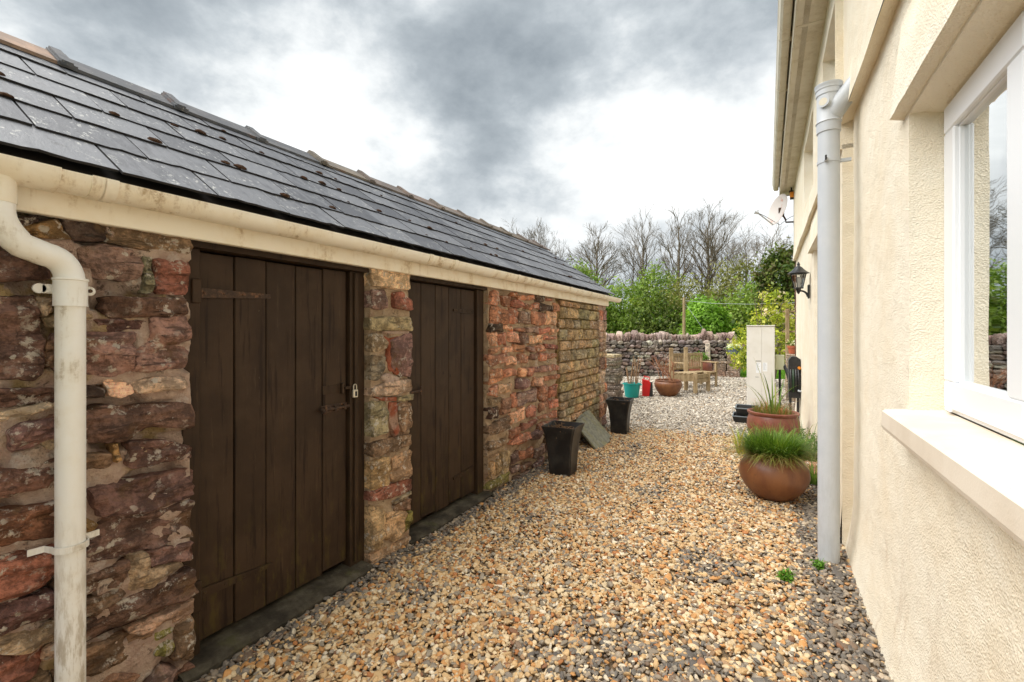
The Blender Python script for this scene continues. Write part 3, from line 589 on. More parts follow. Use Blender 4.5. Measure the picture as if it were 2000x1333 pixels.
def slate_rot(tilt, yaw): # local x = up the slope, y = along the eaves, z = out of the roof
    t = Matrix(((ur.x, 0, nr_.x), (0, -1, 0), (ur.z, 0, nr_.z))).to_4x4()
    return (t @ Matrix.Rotation(tilt, 4, 'Y') @ Matrix.Rotation(yaw, 4, 'Z')).to_euler()
for c in range(6):
    y = .767-.34*6+(0.17 if c % 2 else 0)
    while y < 7.3:
        yc = y+.17
        if -.85 < yc < 7.12:
            off = 0.0
            p = Vector((EX, yc, EZ))+ur*(c*exq-.012+random.uniform(-.005, .005))+nr_*(.014+random.uniform(0, .0035))
            o = put('slate', slate_me[random.randrange(7)], 'slate', roof, loc=p, rot=slate_rot(.036, random.uniform(-.010, .010)))
            if yc > 6.97: o.scale = (1, .8, 1)
            if c == 5: o.scale = (.72, o.scale[1], 1)
        y += .34
# ridge tiles
def ridge_mesh(L):
    mb = MB()
    def wing(y0, y1, w, t, lift):
        a = Vector((0, 0, lift+.028)); pr = []
        for s in (1,):
            pr = [(-w*math.cos(SL)*1.0, a.z-w*math.sin(SL)), (0, a.z), (w*math.cos(SL), a.z-w*math.sin(SL)), (w*math.cos(SL)-.006, a.z-w*math.sin(SL)-t), (0, a.z-t*1.25), (-w*math.cos(SL)+.006, a.z-w*math.sin(SL)-t)]
        mb.prism(pr[::-1], y0, y1)
    wing(.03, L, .185, .016, 0); wing(-.028, .05, .200, .022, .013); wing(-.018, .03, .21, .022, .026)
    return mesh('ridge_tile', mb.v, mb.f)
rme = ridge_mesh(.528)
for i in range(-3, 12):
    y = .955+.532*i
    cc = lin(140, 118, 102) if i < 0 else (lin(84, 86, 90) if i < 3 else vary(lin(92, 84, 78), .12))
    o = put('ridge_tile', rme, 'ridge', roof, loc=(-3.35, y, 2.978+random.uniform(-.004, .004)), rot=(random.uniform(-.006, .006), random.uniform(-.012, .012), random.uniform(-.006, .006)), color=cc)
    if y+.53 > 7.18: o.scale = (1, (7.18-y)/.53, 1)
# moss and lichen tufts on the slates
mb = MB()
def tuft(p, s, q):
    V = []; n = 9; k = 5
    for i in range(k):
        a = i/(k-1)*math.pi/2
        for j in range(n):
            b = 2*math.pi*j/n; f = 1+.35*mnoise.noise(Vector((math.cos(b)*2, math.sin(b)*2, q+i)))
            V.append(p+Vector((0, 1, 0))*(math.cos(a)*math.cos(b)*s*f*1.35)+ur*(math.cos(a)*math.sin(b)*s*f*.8)+nr_*(math.sin(a)*s*.55*f))
    F = [(i*n+j, i*n+(j+1) % n, (i+1)*n+(j+1) % n, (i+1)*n+j) for i in range(k-1) for j in range(n)]
    mb.add(V, [f[::-1] for f in F])
mo = [(.58, 2, .02), (.60, 3.1, .03), (.56, 4.05, .028), (.98, 3.0, .022), (1.06, 2.05, .03), (1.30, 3.7, .02), (1.46, 2.06, .034), (1.6, 4.1, .022), (1.9, 1.1, .024), (2.15, 3.05, .03), (2.3, 4.1, .03)]
for i in range(40): mo.append((random.uniform(1.2, 6.9), random.choice((1, 2, 3, 4, 5))+random.uniform(-.06, .12), random.uniform(.010, .030)))
for i, (y, c, s) in enumerate(mo): tuft(Vector((EX, y, EZ))+ur*(c*exq)+nr_*.026, s*.78, i)
mo_ = mb.build('moss', 'moss', roof, True, 80); mo_['kind'] = 'stuff'
# ---- fascia, gutter, downpipe
mb = MB(); mb.box((-2.20, -.98, 1.903), (-2.162, 7.135, 2.055), .003); mb.build('fascia_board', 'fascia_white', shed)
def halfround(y0, y1, cx, cz, r, t, lip=.004):
    n = 12; pr = []
    for k in range(n+1): a = math.pi+math.pi*k/n; pr.append((cx+r*math.cos(a), cz+r*math.sin(a)))
    pr.append((cx+r-lip*.2, cz+.006))
    for k in range(n, -1, -1): a = math.pi+math.pi*k/n; pr.append((cx+(r-t)*math.cos(a), cz+(r-t)*math.sin(a)))
    return pr
gc = (-2.098, 2.035)
mb = MB(); mb.prism(halfround(0, 0, *gc, .060, .004), -.98, 7.44)
mb.prism([(gc[0]+.06*math.cos(a), gc[1]+.06*math.sin(a)) for a in [math.pi+math.pi*k/12 for k in range(13)]], 7.44, 7.446)
gut = mb.build('gutter', 'cream_plastic', shed, True, 40)
for y in (.30, .70, .735, 2.53, 2.83, 3.85, 5.2, 5.62, 6.7):
    mb = MB(); mb.prism(halfround(0, 0, gc[0], gc[1]+.002, .0655, .007), y-.02, y+.02); mb.build('gutter_joint', 'cream_plastic', gut, True, 40)
mb = MB(); mb.prism(halfround(0, 0, gc[0], gc[1]+.002, .067, .007), .36, .60); mb.tube([(gc[0], .47, 1.985), (gc[0], .47, 1.905)], .043, 16); mb.build('gutter_outlet', 'cream_plastic', gut, True, 40)
py = .648; px_ = -2.118; r = .0405
def bend(a, b, c, n=8): # quadratic arc
    return [a*(1-t)**2+b*2*t*(1-t)+c*t*t for t in [k/n for k in range(n+1)]]
A_ = Vector((gc[0], .47, 1.94)); B_ = Vector((gc[0]+.0, .47, 1.80)); C_ = Vector((px_, py, 1.735)); D_ = Vector((px_, py, 1.60))
pts = [A_]+bend(Vector((gc[0], .47, 1.89)), Vector((gc[0], .468, 1.835)), B_+(C_-B_)*.30)+bend(B_+(C_-B_)*.62, C_+Vector((0, .0, .015)), Vector((px_, py, 1.655)))+[Vector((px_, py, 1.60))]
mb = MB(); mb.tube(pts, r, 20); mb.build('swan_neck', 'white_plastic', shed, True, 50)
mb = MB(); mb.tube([(px_, py, 1.62), (px_, py, .0)], r, 20); dp = mb.build('downpipe', 'white_plastic', shed, True, 50)
mb = MB(); mb.tube([(px_, py, 1.685), (px_, py, 1.679), (px_, py, 1.676), (px_, py, 1.592), (px_, py, 1.588)], [.0475, .0485, .0455, .0455, .047], 20)
for s in (-1, 1):
    mb.box((px_-.055, py+s*.030-.0, 1.632), (px_-.043, py+s*.062, 1.664), .003)
    mb.tube([(px_-.055, py+s*.066, 1.648), (px_-.043, py+s*.066, 1.648)], .017, 14)
mb.build('pipe_socket', 'white_plastic', dp, True, 40)
mb = MB(); mb.tube([(px_-.043, py+.066, 1.648), (px_-.037, py+.066, 1.648)], .007, 8); mb.build('screw', 'old_iron', dp)
mb = MB(); q = [(px_+.0445*math.cos(a), py+.0445*math.sin(a)) for a in [R(-100)+R(200)*k/12 for k in range(13)]]
q = [(px_-.05, py-.095), (px_-.046, py-.055)]+q+[(px_-.046, py+.055), (px_-.05, py+.095)]
V = []; 
for x, y in q: 
    dx, dy = x-px_, y-py; l = math.hypot(dx, dy); ox, oy = (dx/l*.004, dy/l*.004) if abs(dy) < .05 else (.004, 0)
    V += [(x, y, .742), (x, y, .764), (x+ox, y+oy, .742), (x+ox, y+oy, .764)]
F = []
for i in range(len(q)-1):
    a = i*4; F += [(a+2, a+6, a+7, a+3), (a, a+1, a+5, a+4), (a+1, a+3, a+7, a+5), (a, a+4, a+6, a+2)]
F += [(0, 2, 3, 1), (len(q)*4-4, len(q)*4-3, len(q)*4-1, len(q)*4-2)]
mb.add(V, F); mb.build('pipe_clip', 'white_plastic', dp)
# ---------------------------------------------------------------- ground
def m_field(g):
    P = objco(g); a = g.noise(.4, 5, .6, P); b = g.noise(6, 5, .7, P)
    return {'Base Color': g.mix(g.mix(lin(62, 84, 30), lin(84, 104, 42), a), lin(70, 66, 40), g.step(b, .55, .7)), 'Normal': g.bump(b, 1, .1)}
mat('field_grass', rough=.95, spec=.1, build=m_field)
def m_gravelbase(g):
    P = objco(g); v = g.n('ShaderNodeTexVoronoi', {'Vector': P, 'Scale': 42.}, None)
    col = g.mix(lin(150, 124, 92), lin(112, 98, 80), g.n('ShaderNodeSeparateColor', {0: v.outputs[1]}))
    return {'Base Color': col, 'Normal': g.bump(v.outputs[0], .8, .02)}
mat('gravel_bed', rough=.95, spec=.2, build=m_gravelbase)
def struct(o): o['kind'] = 'structure'; return o
n = 60; V = []; F = []
for i in range(n+1):
    for j in range(n+1):
        s = lambda t: math.copysign(abs(t)**3, t)*320
        x, y = s(i/n*2-1), s(j/n*2-1)+10
        z = -.03-(.25 if abs(x) < 12 and y < 15 else 0)+(max(0, math.hypot(x, y)-60)*.02 if y > 0 else 0)
        V.append((x, y, z))
for i in range(n):
    for j in range(n): F.append((i*(n+1)+j, (i+1)*(n+1)+j, (i+1)*(n+1)+j+1, i*(n+1)+j+1))
struct(put('ground', mesh('ground', V, F, True), 'field_grass'))
mb = MB(); nx, ny = 30, 60; V = []; F = []
def gz_(x, y): return -.016+.006*mnoise.noise(Vector((x*1.3, y*1.3, 2)))
for i in range(nx+1):
    for j in range(ny+1):
        x = -6+8.0*i/nx; y = -2+19.5*j/ny; V.append((x, y, gz_(x, y)))
for i in range(nx):
    for j in range(ny): F.append((i*(ny+1)+j, (i+1)*(ny+1)+j, (i+1)*(ny+1)+j+1, i*(ny+1)+j+1))
struct(put('gravel_yard', mesh('gravel_yard', V, F, True), 'gravel_bed'))
def m_pebble(g):
    a = g.n('ShaderNodeAttribute', None, None, attribute_type='INSTANCER', attribute_name='col')
    P = objco(g); n = g.noise(70, 4, .7, P); k = g.noise(18, 3, .6, P)
    c = g.mix(a.outputs[0], g.mix(a.outputs[0], (.72, .68, .62), 1, 'MULTIPLY'), g.step(k, .45, .68))
    return {'Base Color': c, 'Roughness': .62, 'Normal': g.bump(n, .25, .003)}
mat('pebble', spec=.35, build=m_pebble)
GOLD = [(lin(226, 204, 166), 25), (lin(212, 178, 130), 28), (lin(204, 150, 92), 14), (lin(184, 118, 68), 4), (lin(150, 142, 128), 13), (lin(130, 124, 116), 6), (lin(164, 132, 100), 8), (lin(236, 224, 200), 6), (lin(134, 92, 68), 2)]
GREY = [(lin(134, 124, 112), 26), (lin(114, 108, 100), 22), (lin(98, 92, 86), 13), (lin(152, 138, 120), 16), (lin(128, 108, 90), 10), (lin(182, 166, 144), 8), (lin(196, 148, 100), 3)]
FAR = [(lin(186, 176, 160), 24), (lin(166, 156, 142), 22), (lin(144, 136, 126), 16), (lin(206, 196, 180), 16), (lin(170, 148, 122), 8), (lin(122, 116, 108), 8), (lin(220, 212, 198), 8)]
def pick(pal, n):
    w = np.array([p[1] for p in pal], float); return np.array([p[0] for p in pal])[NR.choice(len(pal), n, p=w/w.sum())]
def scatter(x0, x1, y0, y1, dens):
    n = int((x1-x0)*(y1-y0)*dens); return np.stack([NR.uniform(x0, x1, n), NR.uniform(y0, y1, n)], 1)
P = np.concatenate([scatter(-2.22, .52, .75, 2.3, 4700), scatter(-2.22, .52, 2.3, 4.6, 4000), scatter(-2.22, .56, 4.6, 7.2, 3000), scatter(-3.9, .62, 7.2, 11, 1700), scatter(-5.5, 1.3, 11, 17.4, 620), scatter(.62, 1.6, 10.1, 11, 900), scatter(-2.22, .5, -1.2, .75, 900)])
keep = ~((P[:, 0] < -2.02) & (((P[:, 1] > 1.03) & (P[:, 1] < 2.08) & (P[:, 0] < -2.14)) | ((P[:, 1] > 2.48) & (P[:, 1] < 3.56) & (P[:, 0] < -2.155))))
keep &= ~((P[:, 1] > 16.55) & (P[:, 0] > -.75))
P = P[keep]; n = len(P)
nz = np.array([mnoise.noise(Vector((x*1.7, y*1.7, 5))) for x, y in P]); nz2 = np.array([mnoise.noise(Vector((x*5, y*5, 9))) for x, y in P])
hx_ = .47+.0078*P[:, 1]-P[:, 0]                       # distance from the house
edge = np.where(P[:, 1] < 4.7, np.clip((.34+.06*nz2+.10*np.clip(2.6-P[:, 1], 0, 1)-hx_)*9, 0, 1), np.clip((.22-hx_)*8, 0, 1))
edge = np.maximum(edge, np.clip((.17+.05*nz2-(P[:, 0]+2.15))*9, 0, 1)*np.where(P[:, 1] < 5.6, 1, .6))
edge = np.maximum(edge, np.clip((nz-.42)*5, 0, .65))
edge = np.maximum(edge, np.clip(1-np.hypot((P[:, 0]+.35)/.75, (P[:, 1]-2.0)/.45), 0, .55)*1.3)
far = np.clip((P[:, 1]-(7.05+.35*(P[:, 0]+.9))+.5*nz)/.55, 0, 1)
t = NR.random(n); col = pick(GOLD, n)*NR.uniform(.76, 1.05, (n, 1))
col = col*.90+np.array(lin(200, 164, 116))*.10*NR.uniform(.8, 1.1, (n, 1))
isg = NR.random(n) < edge*.88; gcol = pick(GREY, n)*NR.uniform(.8, 1.15, (n, 1)); col[isg] = gcol[isg]
isf = t < far; fcol = pick(FAR, n)*NR.uniform(.85, 1.12, (n, 1)); col[isf] = fcol[isf]
size = np.exp(NR.normal(0, .28, n))*.0109; size *= np.where(P[:, 1] > 11, 1.75, np.where(P[:, 1] > 7.2, 1.25, 1.0)); size *= np.where(P[:, 1] < .75, 1.6, 1)
scl = np.stack([size*NR.uniform(.9, 1.55, n), size*NR.uniform(.75, 1.05, n), size*NR.uniform(.38, .72, n)], 1)
rot = np.stack([NR.normal(0, .38, n), NR.normal(0, .38, n), NR.uniform(0, 6.28, n)], 1)
zz = NR.uniform(-.008, .006, n)+.006*nz+.004*nz2
me = bpy.data.meshes.new('gravel'); me.vertices.add(n)
me.vertices.foreach_set('co', np.stack([P[:, 0], P[:, 1], zz], 1).astype(np.float32).ravel())
for nm, ty, dat, key in (('rot', 'FLOAT_VECTOR', rot, 'vector'), ('scl', 'FLOAT_VECTOR', scl, 'vector'), ('col', 'FLOAT_COLOR', np.concatenate([col, np.ones((n, 1))], 1), 'color'), ('idx', 'INT', NR.integers(0, 6, n), 'value')):
    a = me.attributes.new(nm, ty, 'POINT'); a.data.foreach_set(key, np.asarray(dat, np.int32 if ty == 'INT' else np.float32).ravel())
gravel = put('gravel', me, 'pebble'); gravel['kind'] = 'stuff'; tag(gravel, 'loose golden and grey gravel covering the path and yard', 'gravel')
nt = bpy.data.node_groups.new('scatter_pebbles', 'GeometryNodeTree')
nt.interface.new_socket('Geometry', in_out='INPUT', socket_type='NodeSocketGeometry'); nt.interface.new_socket('Geometry', in_out='OUTPUT', socket_type='NodeSocketGeometry')
gi = nt.nodes.new('NodeGroupInput'); go = nt.nodes.new('NodeGroupOutput'); J = nt.nodes.new('GeometryNodeJoinGeometry'); gg = G(nt)
for k in range(6):
    ico = gg.n('GeometryNodeMeshIcoSphere', {'Radius': 1.0, 'Subdivisions': 2})
    pos = gg.n('GeometryNodeInputPosition')
    nv = gg.n('ShaderNodeTexNoise', {'Vector': gg.n('ShaderNodeVectorMath', {0: pos, 1: (k*7.3, k*3.1, k*1.7)}, operation='ADD'), 'Scale': .95, 'Detail': 1.0}, 1)
    off = gg.n('ShaderNodeVectorMath', {0: nv, 1: (.5, .5, .5)}, operation='SUBTRACT')
    sp = gg.n('GeometryNodeSetPosition', {'Geometry': ico, 'Offset': gg.n('ShaderNodeVectorMath', {0: off, 3: 1.5}, operation='SCALE')})
    sm = gg.n('GeometryNodeSetMaterial', {'Geometry': gg.n('GeometryNodeSetShadeSmooth', {'Geometry': sp}), 'Material': MATS['pebble']})
    nt.links.new(gg.n('GeometryNodeGeometryToInstance', {0: sm}), J.inputs[0])
at_ = lambda nm, ty: gg.n('GeometryNodeInputNamedAttribute', {'Name': nm}, data_type=ty)
inst = gg.n('GeometryNodeInstanceOnPoints', {'Points': gi.outputs[0], 'Instance': J.outputs[0], 'Pick Instance': True, 'Instance Index': at_('idx', 'INT'), 'Rotation': at_('rot', 'FLOAT_VECTOR'), 'Scale': at_('scl', 'FLOAT_VECTOR')})
nt.links.new(inst, go.inputs[0])
md = gravel.modifiers.new('scatter', 'NODES'); md.node_group = nt
# ---------------------------------------------------------------- house on the right
HK = .00776
def h2w(x, y, z): return (x+HK*y, y-HK*x, z)
HO = (3.0, 4.2, 0)
house = thing('cream_rendered_house', 'cream roughcast house with white window and deep eaves', 'house', HO, rotz=-HK, loc=h2w(*HO))
def breaks(a, b, step, extra):
    ks = sorted({a, b, *[e for e in extra if a < e < b]}); out = []
    for p, q in zip(ks, ks[1:]):
        k = max(1, int(math.ceil((q-p)/step))); out += [p+(q-p)*i/k for i in range(k)]
    return out+[b]
def sheet(name, m, y0, y1, z0, z1, fx, holes=(), step=.07, back=.75, reveal=.14):
    """a rendered wall skin facing -x with real openings and reveals"""
    ys = breaks(y0, y1, step, [e for h in holes for e in h[:2]]); zs = breaks(z0, z1, step, [e for h in holes for e in h[2:]])
    V = []; F = []; nz_ = len(zs); inside = lambda y, z: any(h[0] < y < h[1] and h[2] < z < h[3] for h in holes)
    for y in ys:
        for z in zs: V.append((fx(y, z), y, z))
    for i in range(len(ys)-1):
        for j in range(nz_-1):
            if not inside((ys[i]+ys[i+1])/2, (zs[j]+zs[j+1])/2):
                F.append((i*nz_+j, i*nz_+j+1, (i+1)*nz_+j+1, (i+1)*nz_+j))
    mb = MB(); mb.add(V, F)
    for h in holes:
        hy = [y for y in ys if h[0]-1e-6 <= y <= h[1]+1e-6]; hz = [z for z in zs if h[2]-1e-6 <= z <= h[3]+1e-6]
        for zc, fl in ((h[2], 0), (h[3], 1)):
            for a, b in zip(hy, hy[1:]):
                q = [(fx(a, zc), a, zc), (fx(b, zc), b, zc), (fx(b, zc)+reveal, b, zc), (fx(a, zc)+reveal, a, zc)]; mb.add(q, [(0, 1, 2, 3)[::-1 if fl == 0 else 1]])
        for yc, fl in ((h[0], 0), (h[1], 1)):
            for a, b in zip(hz, hz[1:]):
                q = [(fx(yc, a), yc, a), (fx(yc, b), yc, b), (fx(yc, b)+reveal, yc, b), (fx(yc, a)+reveal, yc, a)]; mb.add(q, [(0, 1, 2, 3)[::1 if fl == 0 else -1]])
    return mb.build(name, m, house, True, 30)
def fl(z): return -.05*max(0, 1-z/.42)**2
und = lambda y, z: .006*mnoise.noise(Vector((y*1.6, z*1.6, 4)))
near = lambda y, z: .512+fl(z)+und(y, z)+.010*max(0, (y-3.80)/.12)**2
W1 = (.70, 2.45, 1.17, 2.40)
sheet('wall', 'render_cream', -2.0, 3.92, -.04, 2.97, near, [W1], .06, .75, .115)
farw = lambda y, z: .460+fl(z)*.6+und(y, z)
D2 = (5.15, 6.17, .03, 2.44)
sheet('wall', 'render_cream', 3.92, 9.9, -.04, 2.82, farw, [D2], .09, .75, .12)
upn = lambda y, z: .462-.018*max(0, 1-(z-2.95)/.25)+und(y, z)
sheet('wall', 'render_cream', -2.0, 3.92, 2.95, 4.14, upn, [], .09)
upf = lambda y, z: .422-.015*max(0, 1-(z-2.80)/.25)+und(y, z)
U1 = (3.955, 4.83, 3.06, 3.87); U2 = (5.75, 7.15, 3.06, 3.87)
sheet('wall', 'render_cream', 3.92, 9.9, 2.80, 4.14, upf, [U1, U2], .09, .75, .11)
# drip ledges under the upper wall, returns, gable
mb = MB()
mb.prism([(.446, 2.951), (.53, 2.972), (.53, 3.0), (.47, 3.0)], -2.0, 3.918); mb.prism([(.409, 2.801), (.48, 2.822), (.48, 2.85), (.43, 2.85)], 3.922, 9.9)
for x0, x1, z0, z1 in ((.445, .53, 0, 2.81), (.40, .53, 2.81, 2.975), (.405, .48, 2.975, 4.14)): mb.box((x0+.012, 3.918, z0-.03), (x1, 3.932, z1))
mb.build('drip_course', 'render_cream', house)
mb = MB(); mb.box((.475, 9.9, -.04), (6.4, 10.0, 4.14)); mb.prism([(.475, 4.14), (6.4, 4.14), (3.44, 6.2)], 9.9, 10.0); mb.build('gable_wall', 'render_cream', house)
mb = MB(); mb.box((.55, -2.0, -.04), (6.4, -1.9, 4.14)); mb.prism([(.55, 4.14), (6.4, 4.14), (3.44, 6.2)], -2.0, -1.9); mb.build('gable_wall', 'render_cream', house)
mb = MB(); mb.box((6.3, -1.9, -.04), (6.4, 9.9, 4.14)); mb.build('rear_wall', 'render_cream', house)
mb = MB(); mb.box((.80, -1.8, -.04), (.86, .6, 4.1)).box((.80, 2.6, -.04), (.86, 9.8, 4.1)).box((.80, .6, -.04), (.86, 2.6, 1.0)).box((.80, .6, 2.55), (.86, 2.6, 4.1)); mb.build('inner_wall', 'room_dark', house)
rc = bpy.data.materials['stone']
mb = MB(); V, F = [], []
random.seed(31)
for i in range(9):
    z0 = .02+i*.46; mb = MB(); mb.box((.448+random.uniform(-.006, .004), 9.9, z0), (.50, 10.02, z0+.44), .012); mb.build('corner_stone', 'stone', house, color=lin(92, 66, 48))
# lintel hoods over the openings
for y0, y1, xo in ((.60, 2.545, .512), (5.05, 6.42, .46)):
    mb = MB(); k = 24; prof = lambda y: [(xo+.012, 2.86), (xo-.004, 2.84), (xo-.028, 2.62), (xo-.047+.003*fbm(y*9, 1, 2), 2.425), (xo+.155, 2.372 if y0 < 1 else 2.40), (xo+.155, 2.86)]
    V = []; F = []
    for i in range(k+1): V += [(x, y0+(y1-y0)*i/k, z) for x, z in prof(y0+(y1-y0)*i/k)]
    for i in range(k):
        for q in range(6): F.append((i*6+q, i*6+(q+1) % 6, (i+1)*6+(q+1) % 6, (i+1)*6+q))
    F += [tuple(range(6))[::-1], tuple(k*6+q for q in range(6))]
    F = [f[::-1] for f in F]
    mb.add(V, F); mb.build('lintel_hood', 'render_cream', house, True, 40)
# main window
fx0, fx1 = .622, .695
win = put('window', mesh('window', *(lambda b: (b.v, b.f))(MB())), None, house, frame=False) if False else None
mb = MB()
def rect_frame(mb, x0, x1, y0, y1, z0, z1, wd, bev=.004):
    mb.box((x0, y0, z0), (x1, y1, z0+wd), bev).box((x0, y0, z1-wd), (x1, y1, z1), bev).box((x0+.0004, y0, z0+wd), (x1-.0004, y0+wd, z1-wd), bev).box((x0+.0004, y1-wd, z0+wd), (x1-.0004, y1, z1-wd), bev)
rect_frame(mb, fx0, fx1, .70, 2.448, 1.185, 2.395, .062); mb.box((fx0, 1.665, 1.247), (fx1, 1.74, 2.333), .004)
win = mb.build('window', 'upvc', house); win['label'] = 'white framed casement window in the near wall'
for y0, y1 in ((1.745, 2.385), (.725, 1.66)):
    mb = MB(); rect_frame(mb, .602, .664, y0, y1, 1.205, 2.372, .104, .006); s_ = mb.build('sash', 'upvc', win)
    mb = MB(); rect_frame(mb, .618, .650, y0+.104, y1-.104, 1.309, 2.268, .008, .002); mb.build('glazing_bead', 'upvc', win)
    mb = MB(); mb.box((.632, y0+.110, 1.315), (.636, y1-.110, 2.262)); mb.build('pane', 'glass', win)
    mb = MB(); rect_frame(mb, .637, .640, y0+.107, y1-.107, 1.312, 2.265, .012, 0); mb.build('gasket', 'gasket', win)
mb = MB(); mb.box((.598, 2.30, 1.196), (.607, 2.36, 1.209), .002); mb.build('drain_cap', 'upvc', win)
mb = MB(); ws = [(-.02+.0, 0)]
V = []; n = 40
for i in range(n+1):
    y = 2.39-.42*i/n
    for z in (1.15, 2.45): V.append((.735+.022*math.sin(i*1.15), y, z))
mb.add(V, [(2*i, 2*i+1, 2*i+3, 2*i+2) for i in range(n)]); mb.build('curtain', 'curtain', win, True, 80)
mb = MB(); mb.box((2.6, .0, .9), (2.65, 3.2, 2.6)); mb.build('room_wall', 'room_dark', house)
mb = MB(); n = 20; V = []
pr = [(.43, 1.085), (.426, 1.10), (.428, 1.160), (.442, 1.168), (.62, 1.184), (.62, 1.085)]
mb.prism(pr[::-1], .58, 2.48); mb.build('window_sill', 'sill_paint', house)
# upper windows and side door
for (a, b, c, d), xo in ((U1, .43), (U2, .43)):
    mb = MB(); rect_frame(mb, xo+.095, xo+.16, a+.002, b-.002, c+.002, d-.002, .07); u_ = mb.build('window', 'upvc', house)
    mb = MB(); mb.box((xo+.12, a+.07, c+.07), (xo+.125, b-.07, d-.07)); mb.build('pane', 'glass', u_)
mb = MB(); rect_frame(mb, .565, .63, D2[0]+.002, D2[1]-.002, .03, 2.438, .07); dd = mb.build('door', 'upvc', house)
mb = MB(); mb.box((.585, D2[0]+.07, .1), (.62, D2[1]-.07, 2.37), .004); mb.build('door_leaf', 'upvc', dd)
mb = MB(); mb.tube([(.585, 5.3, 1.05), (.54, 5.3, 1.05), (.54, 5.42, 1.05)], .01, 8); mb.build('door_handle', 'brass_lock', dd)
# eaves
mb = MB(); mb.box((.215, -2.2, 4.118), (.47, 10.2, 4.132)); sf = mb.build('soffit', 'soffit_plastic', house)
for y in (1.6, 3.1, 4.62, 7.6): 
    mb = MB(); mb.box((.216, y-.02, 4.1145), (.43, y+.02, 4.1185)); mb.build('joint_strip', 'soffit_plastic', sf)
mb = MB(); mb.box((.262, -2.2, 4.1165), (.302, 10.0, 4.1175)); vs = mb.build('vent_strip', 'vent_brown' if 'vent_brown' in MATS else 'dark_slot', sf)
mb = MB(); y = 2.0
while y < 10: mb.box((.260, y, 4.1135), (.304, y+.007, 4.1165)); y += .014
sl_ = mb.build('vent_slats', 'soffit_plastic', sf); sl_['kind'] = 'stuff'
mb = MB(); mb.box((.198, -2.2, 4.10), (.215, 10.2, 4.34), .003).box((.198, 10.2, 4.10), (.55, 10.215, 4.34), .003); mb.build('fascia_board', 'soffit_plastic', house)
pr = [(.186, 4.33), (.186, 4.245), (.178, 4.232), (.118, 4.232), (.098, 4.26), (.088, 4.32), (.080, 4.34), (.088, 4.345), (.096, 4.325), (.106, 4.268), (.122, 4.242), (.174, 4.242), (.178, 4.25), (.178, 4.33)]
mb = MB(); mb.prism(pr, -2.2, 10.22); mb.prism([(.186, 4.33), (.186, 4.245), (.178, 4.232), (.118, 4.232), (.098, 4.26), (.088, 4.32)], 10.22, 10.226); hg = mb.build('gutter', 'soffit_plastic', house)
for y in (1.7, 2.8, 3.9, 5.0, 6.03, 7.2, 8.3, 9.4):
    mb = MB(); mb.prism([(.190, 4.335), (.190, 4.243), (.180, 4.228), (.116, 4.228), (.094, 4.258), (.083, 4.322), (.088, 4.322), (.099, 4.262), (.119, 4.233), (.177, 4.233), (.186, 4.247), (.186, 4.335)], y-.018, y+.018).box((.186, y-.03, 4.24), (.199, y+.03, 4.30)); mb.build('gutter_joint', 'soffit_plastic', hg)
mb = MB(); mb.prism([(.17, 4.345), (3.44, 6.62), (6.9, 4.22), (6.9, 4.17), (3.44, 6.54), (.215, 4.30)], -2.3, 10.3); mb.build('roof', 'slate', house)
# soil pipe
sx, sy = .350, 3.62; r = .061
mb = MB(); mb.tube([(sx, sy, .0), (sx, sy, 2.87)], r, 28); sp = mb.build('soil_pipe', 'grey_plastic', house, True, 50); sp['label'] = 'pale grey plastic soil pipe standing against the house wall'
mb = MB(); mb.tube([(sx, sy, 2.80), (sx, sy, 2.803), (sx, sy, 2.862), (sx, sy, 2.866), (sx, sy, 2.88), (sx, sy, 3.04), (sx, sy, 3.045), (sx, sy, 3.075), (sx, sy, 3.08), (sx, sy, 3.098), (sx, sy, 3.104), (sx, sy, 3.112)], [.0615, .067, .068, .073, .066, .066, .071, .071, .075, .075, .079, .079], 28); sk = mb.build('pipe_socket', 'grey_plastic', sp, True, 35)
mb = MB(); mb.tube([(sx+.01, sy-.005, 2.90), (sx+.07, sy-.035, 2.985), (sx+.19, sy-.07, 3.13)], [.058, .058, .058], 20); mb.build('pipe_branch', 'grey_plastic', sp, True, 50)
dv = Vector((-.42, -.85, 0)).normalized(); c0 = Vector((sx, sy, 2.985))
mb = MB(); mb.tube([c0+dv*.05, c0+dv*.072], .030, 18).tube([c0+dv*.072, c0+dv*.074, c0+dv*.083], [.030, .035, .035], 18); mb.build('access_cap', 'grey_plastic', sp, True, 35)
mb = MB(); mb.tube([c0+dv*.0831, c0+dv*.0836], .024, 18); mb.build('cap_face', 'soffit_plastic', sp)
mb = MB(); mb.tube([(sx, sy, 2.60), (sx, sy, 2.618)], .0645, 28).box((sx-.03, sy-.082, 2.600), (sx-.012, sy-.058, 2.622), .002).box((sx+.05, sy-.01, 2.60), (.47, sy+.01, 2.62)); mb.build('pipe_clip', 'grey_plastic', sp, True, 35)
mb = MB(); mb.box((sx-.028, sy-.092, 2.602), (sx-.018, sy-.080, 2.634), .002); mb.build('clip_bolt', 'gasket', sp)
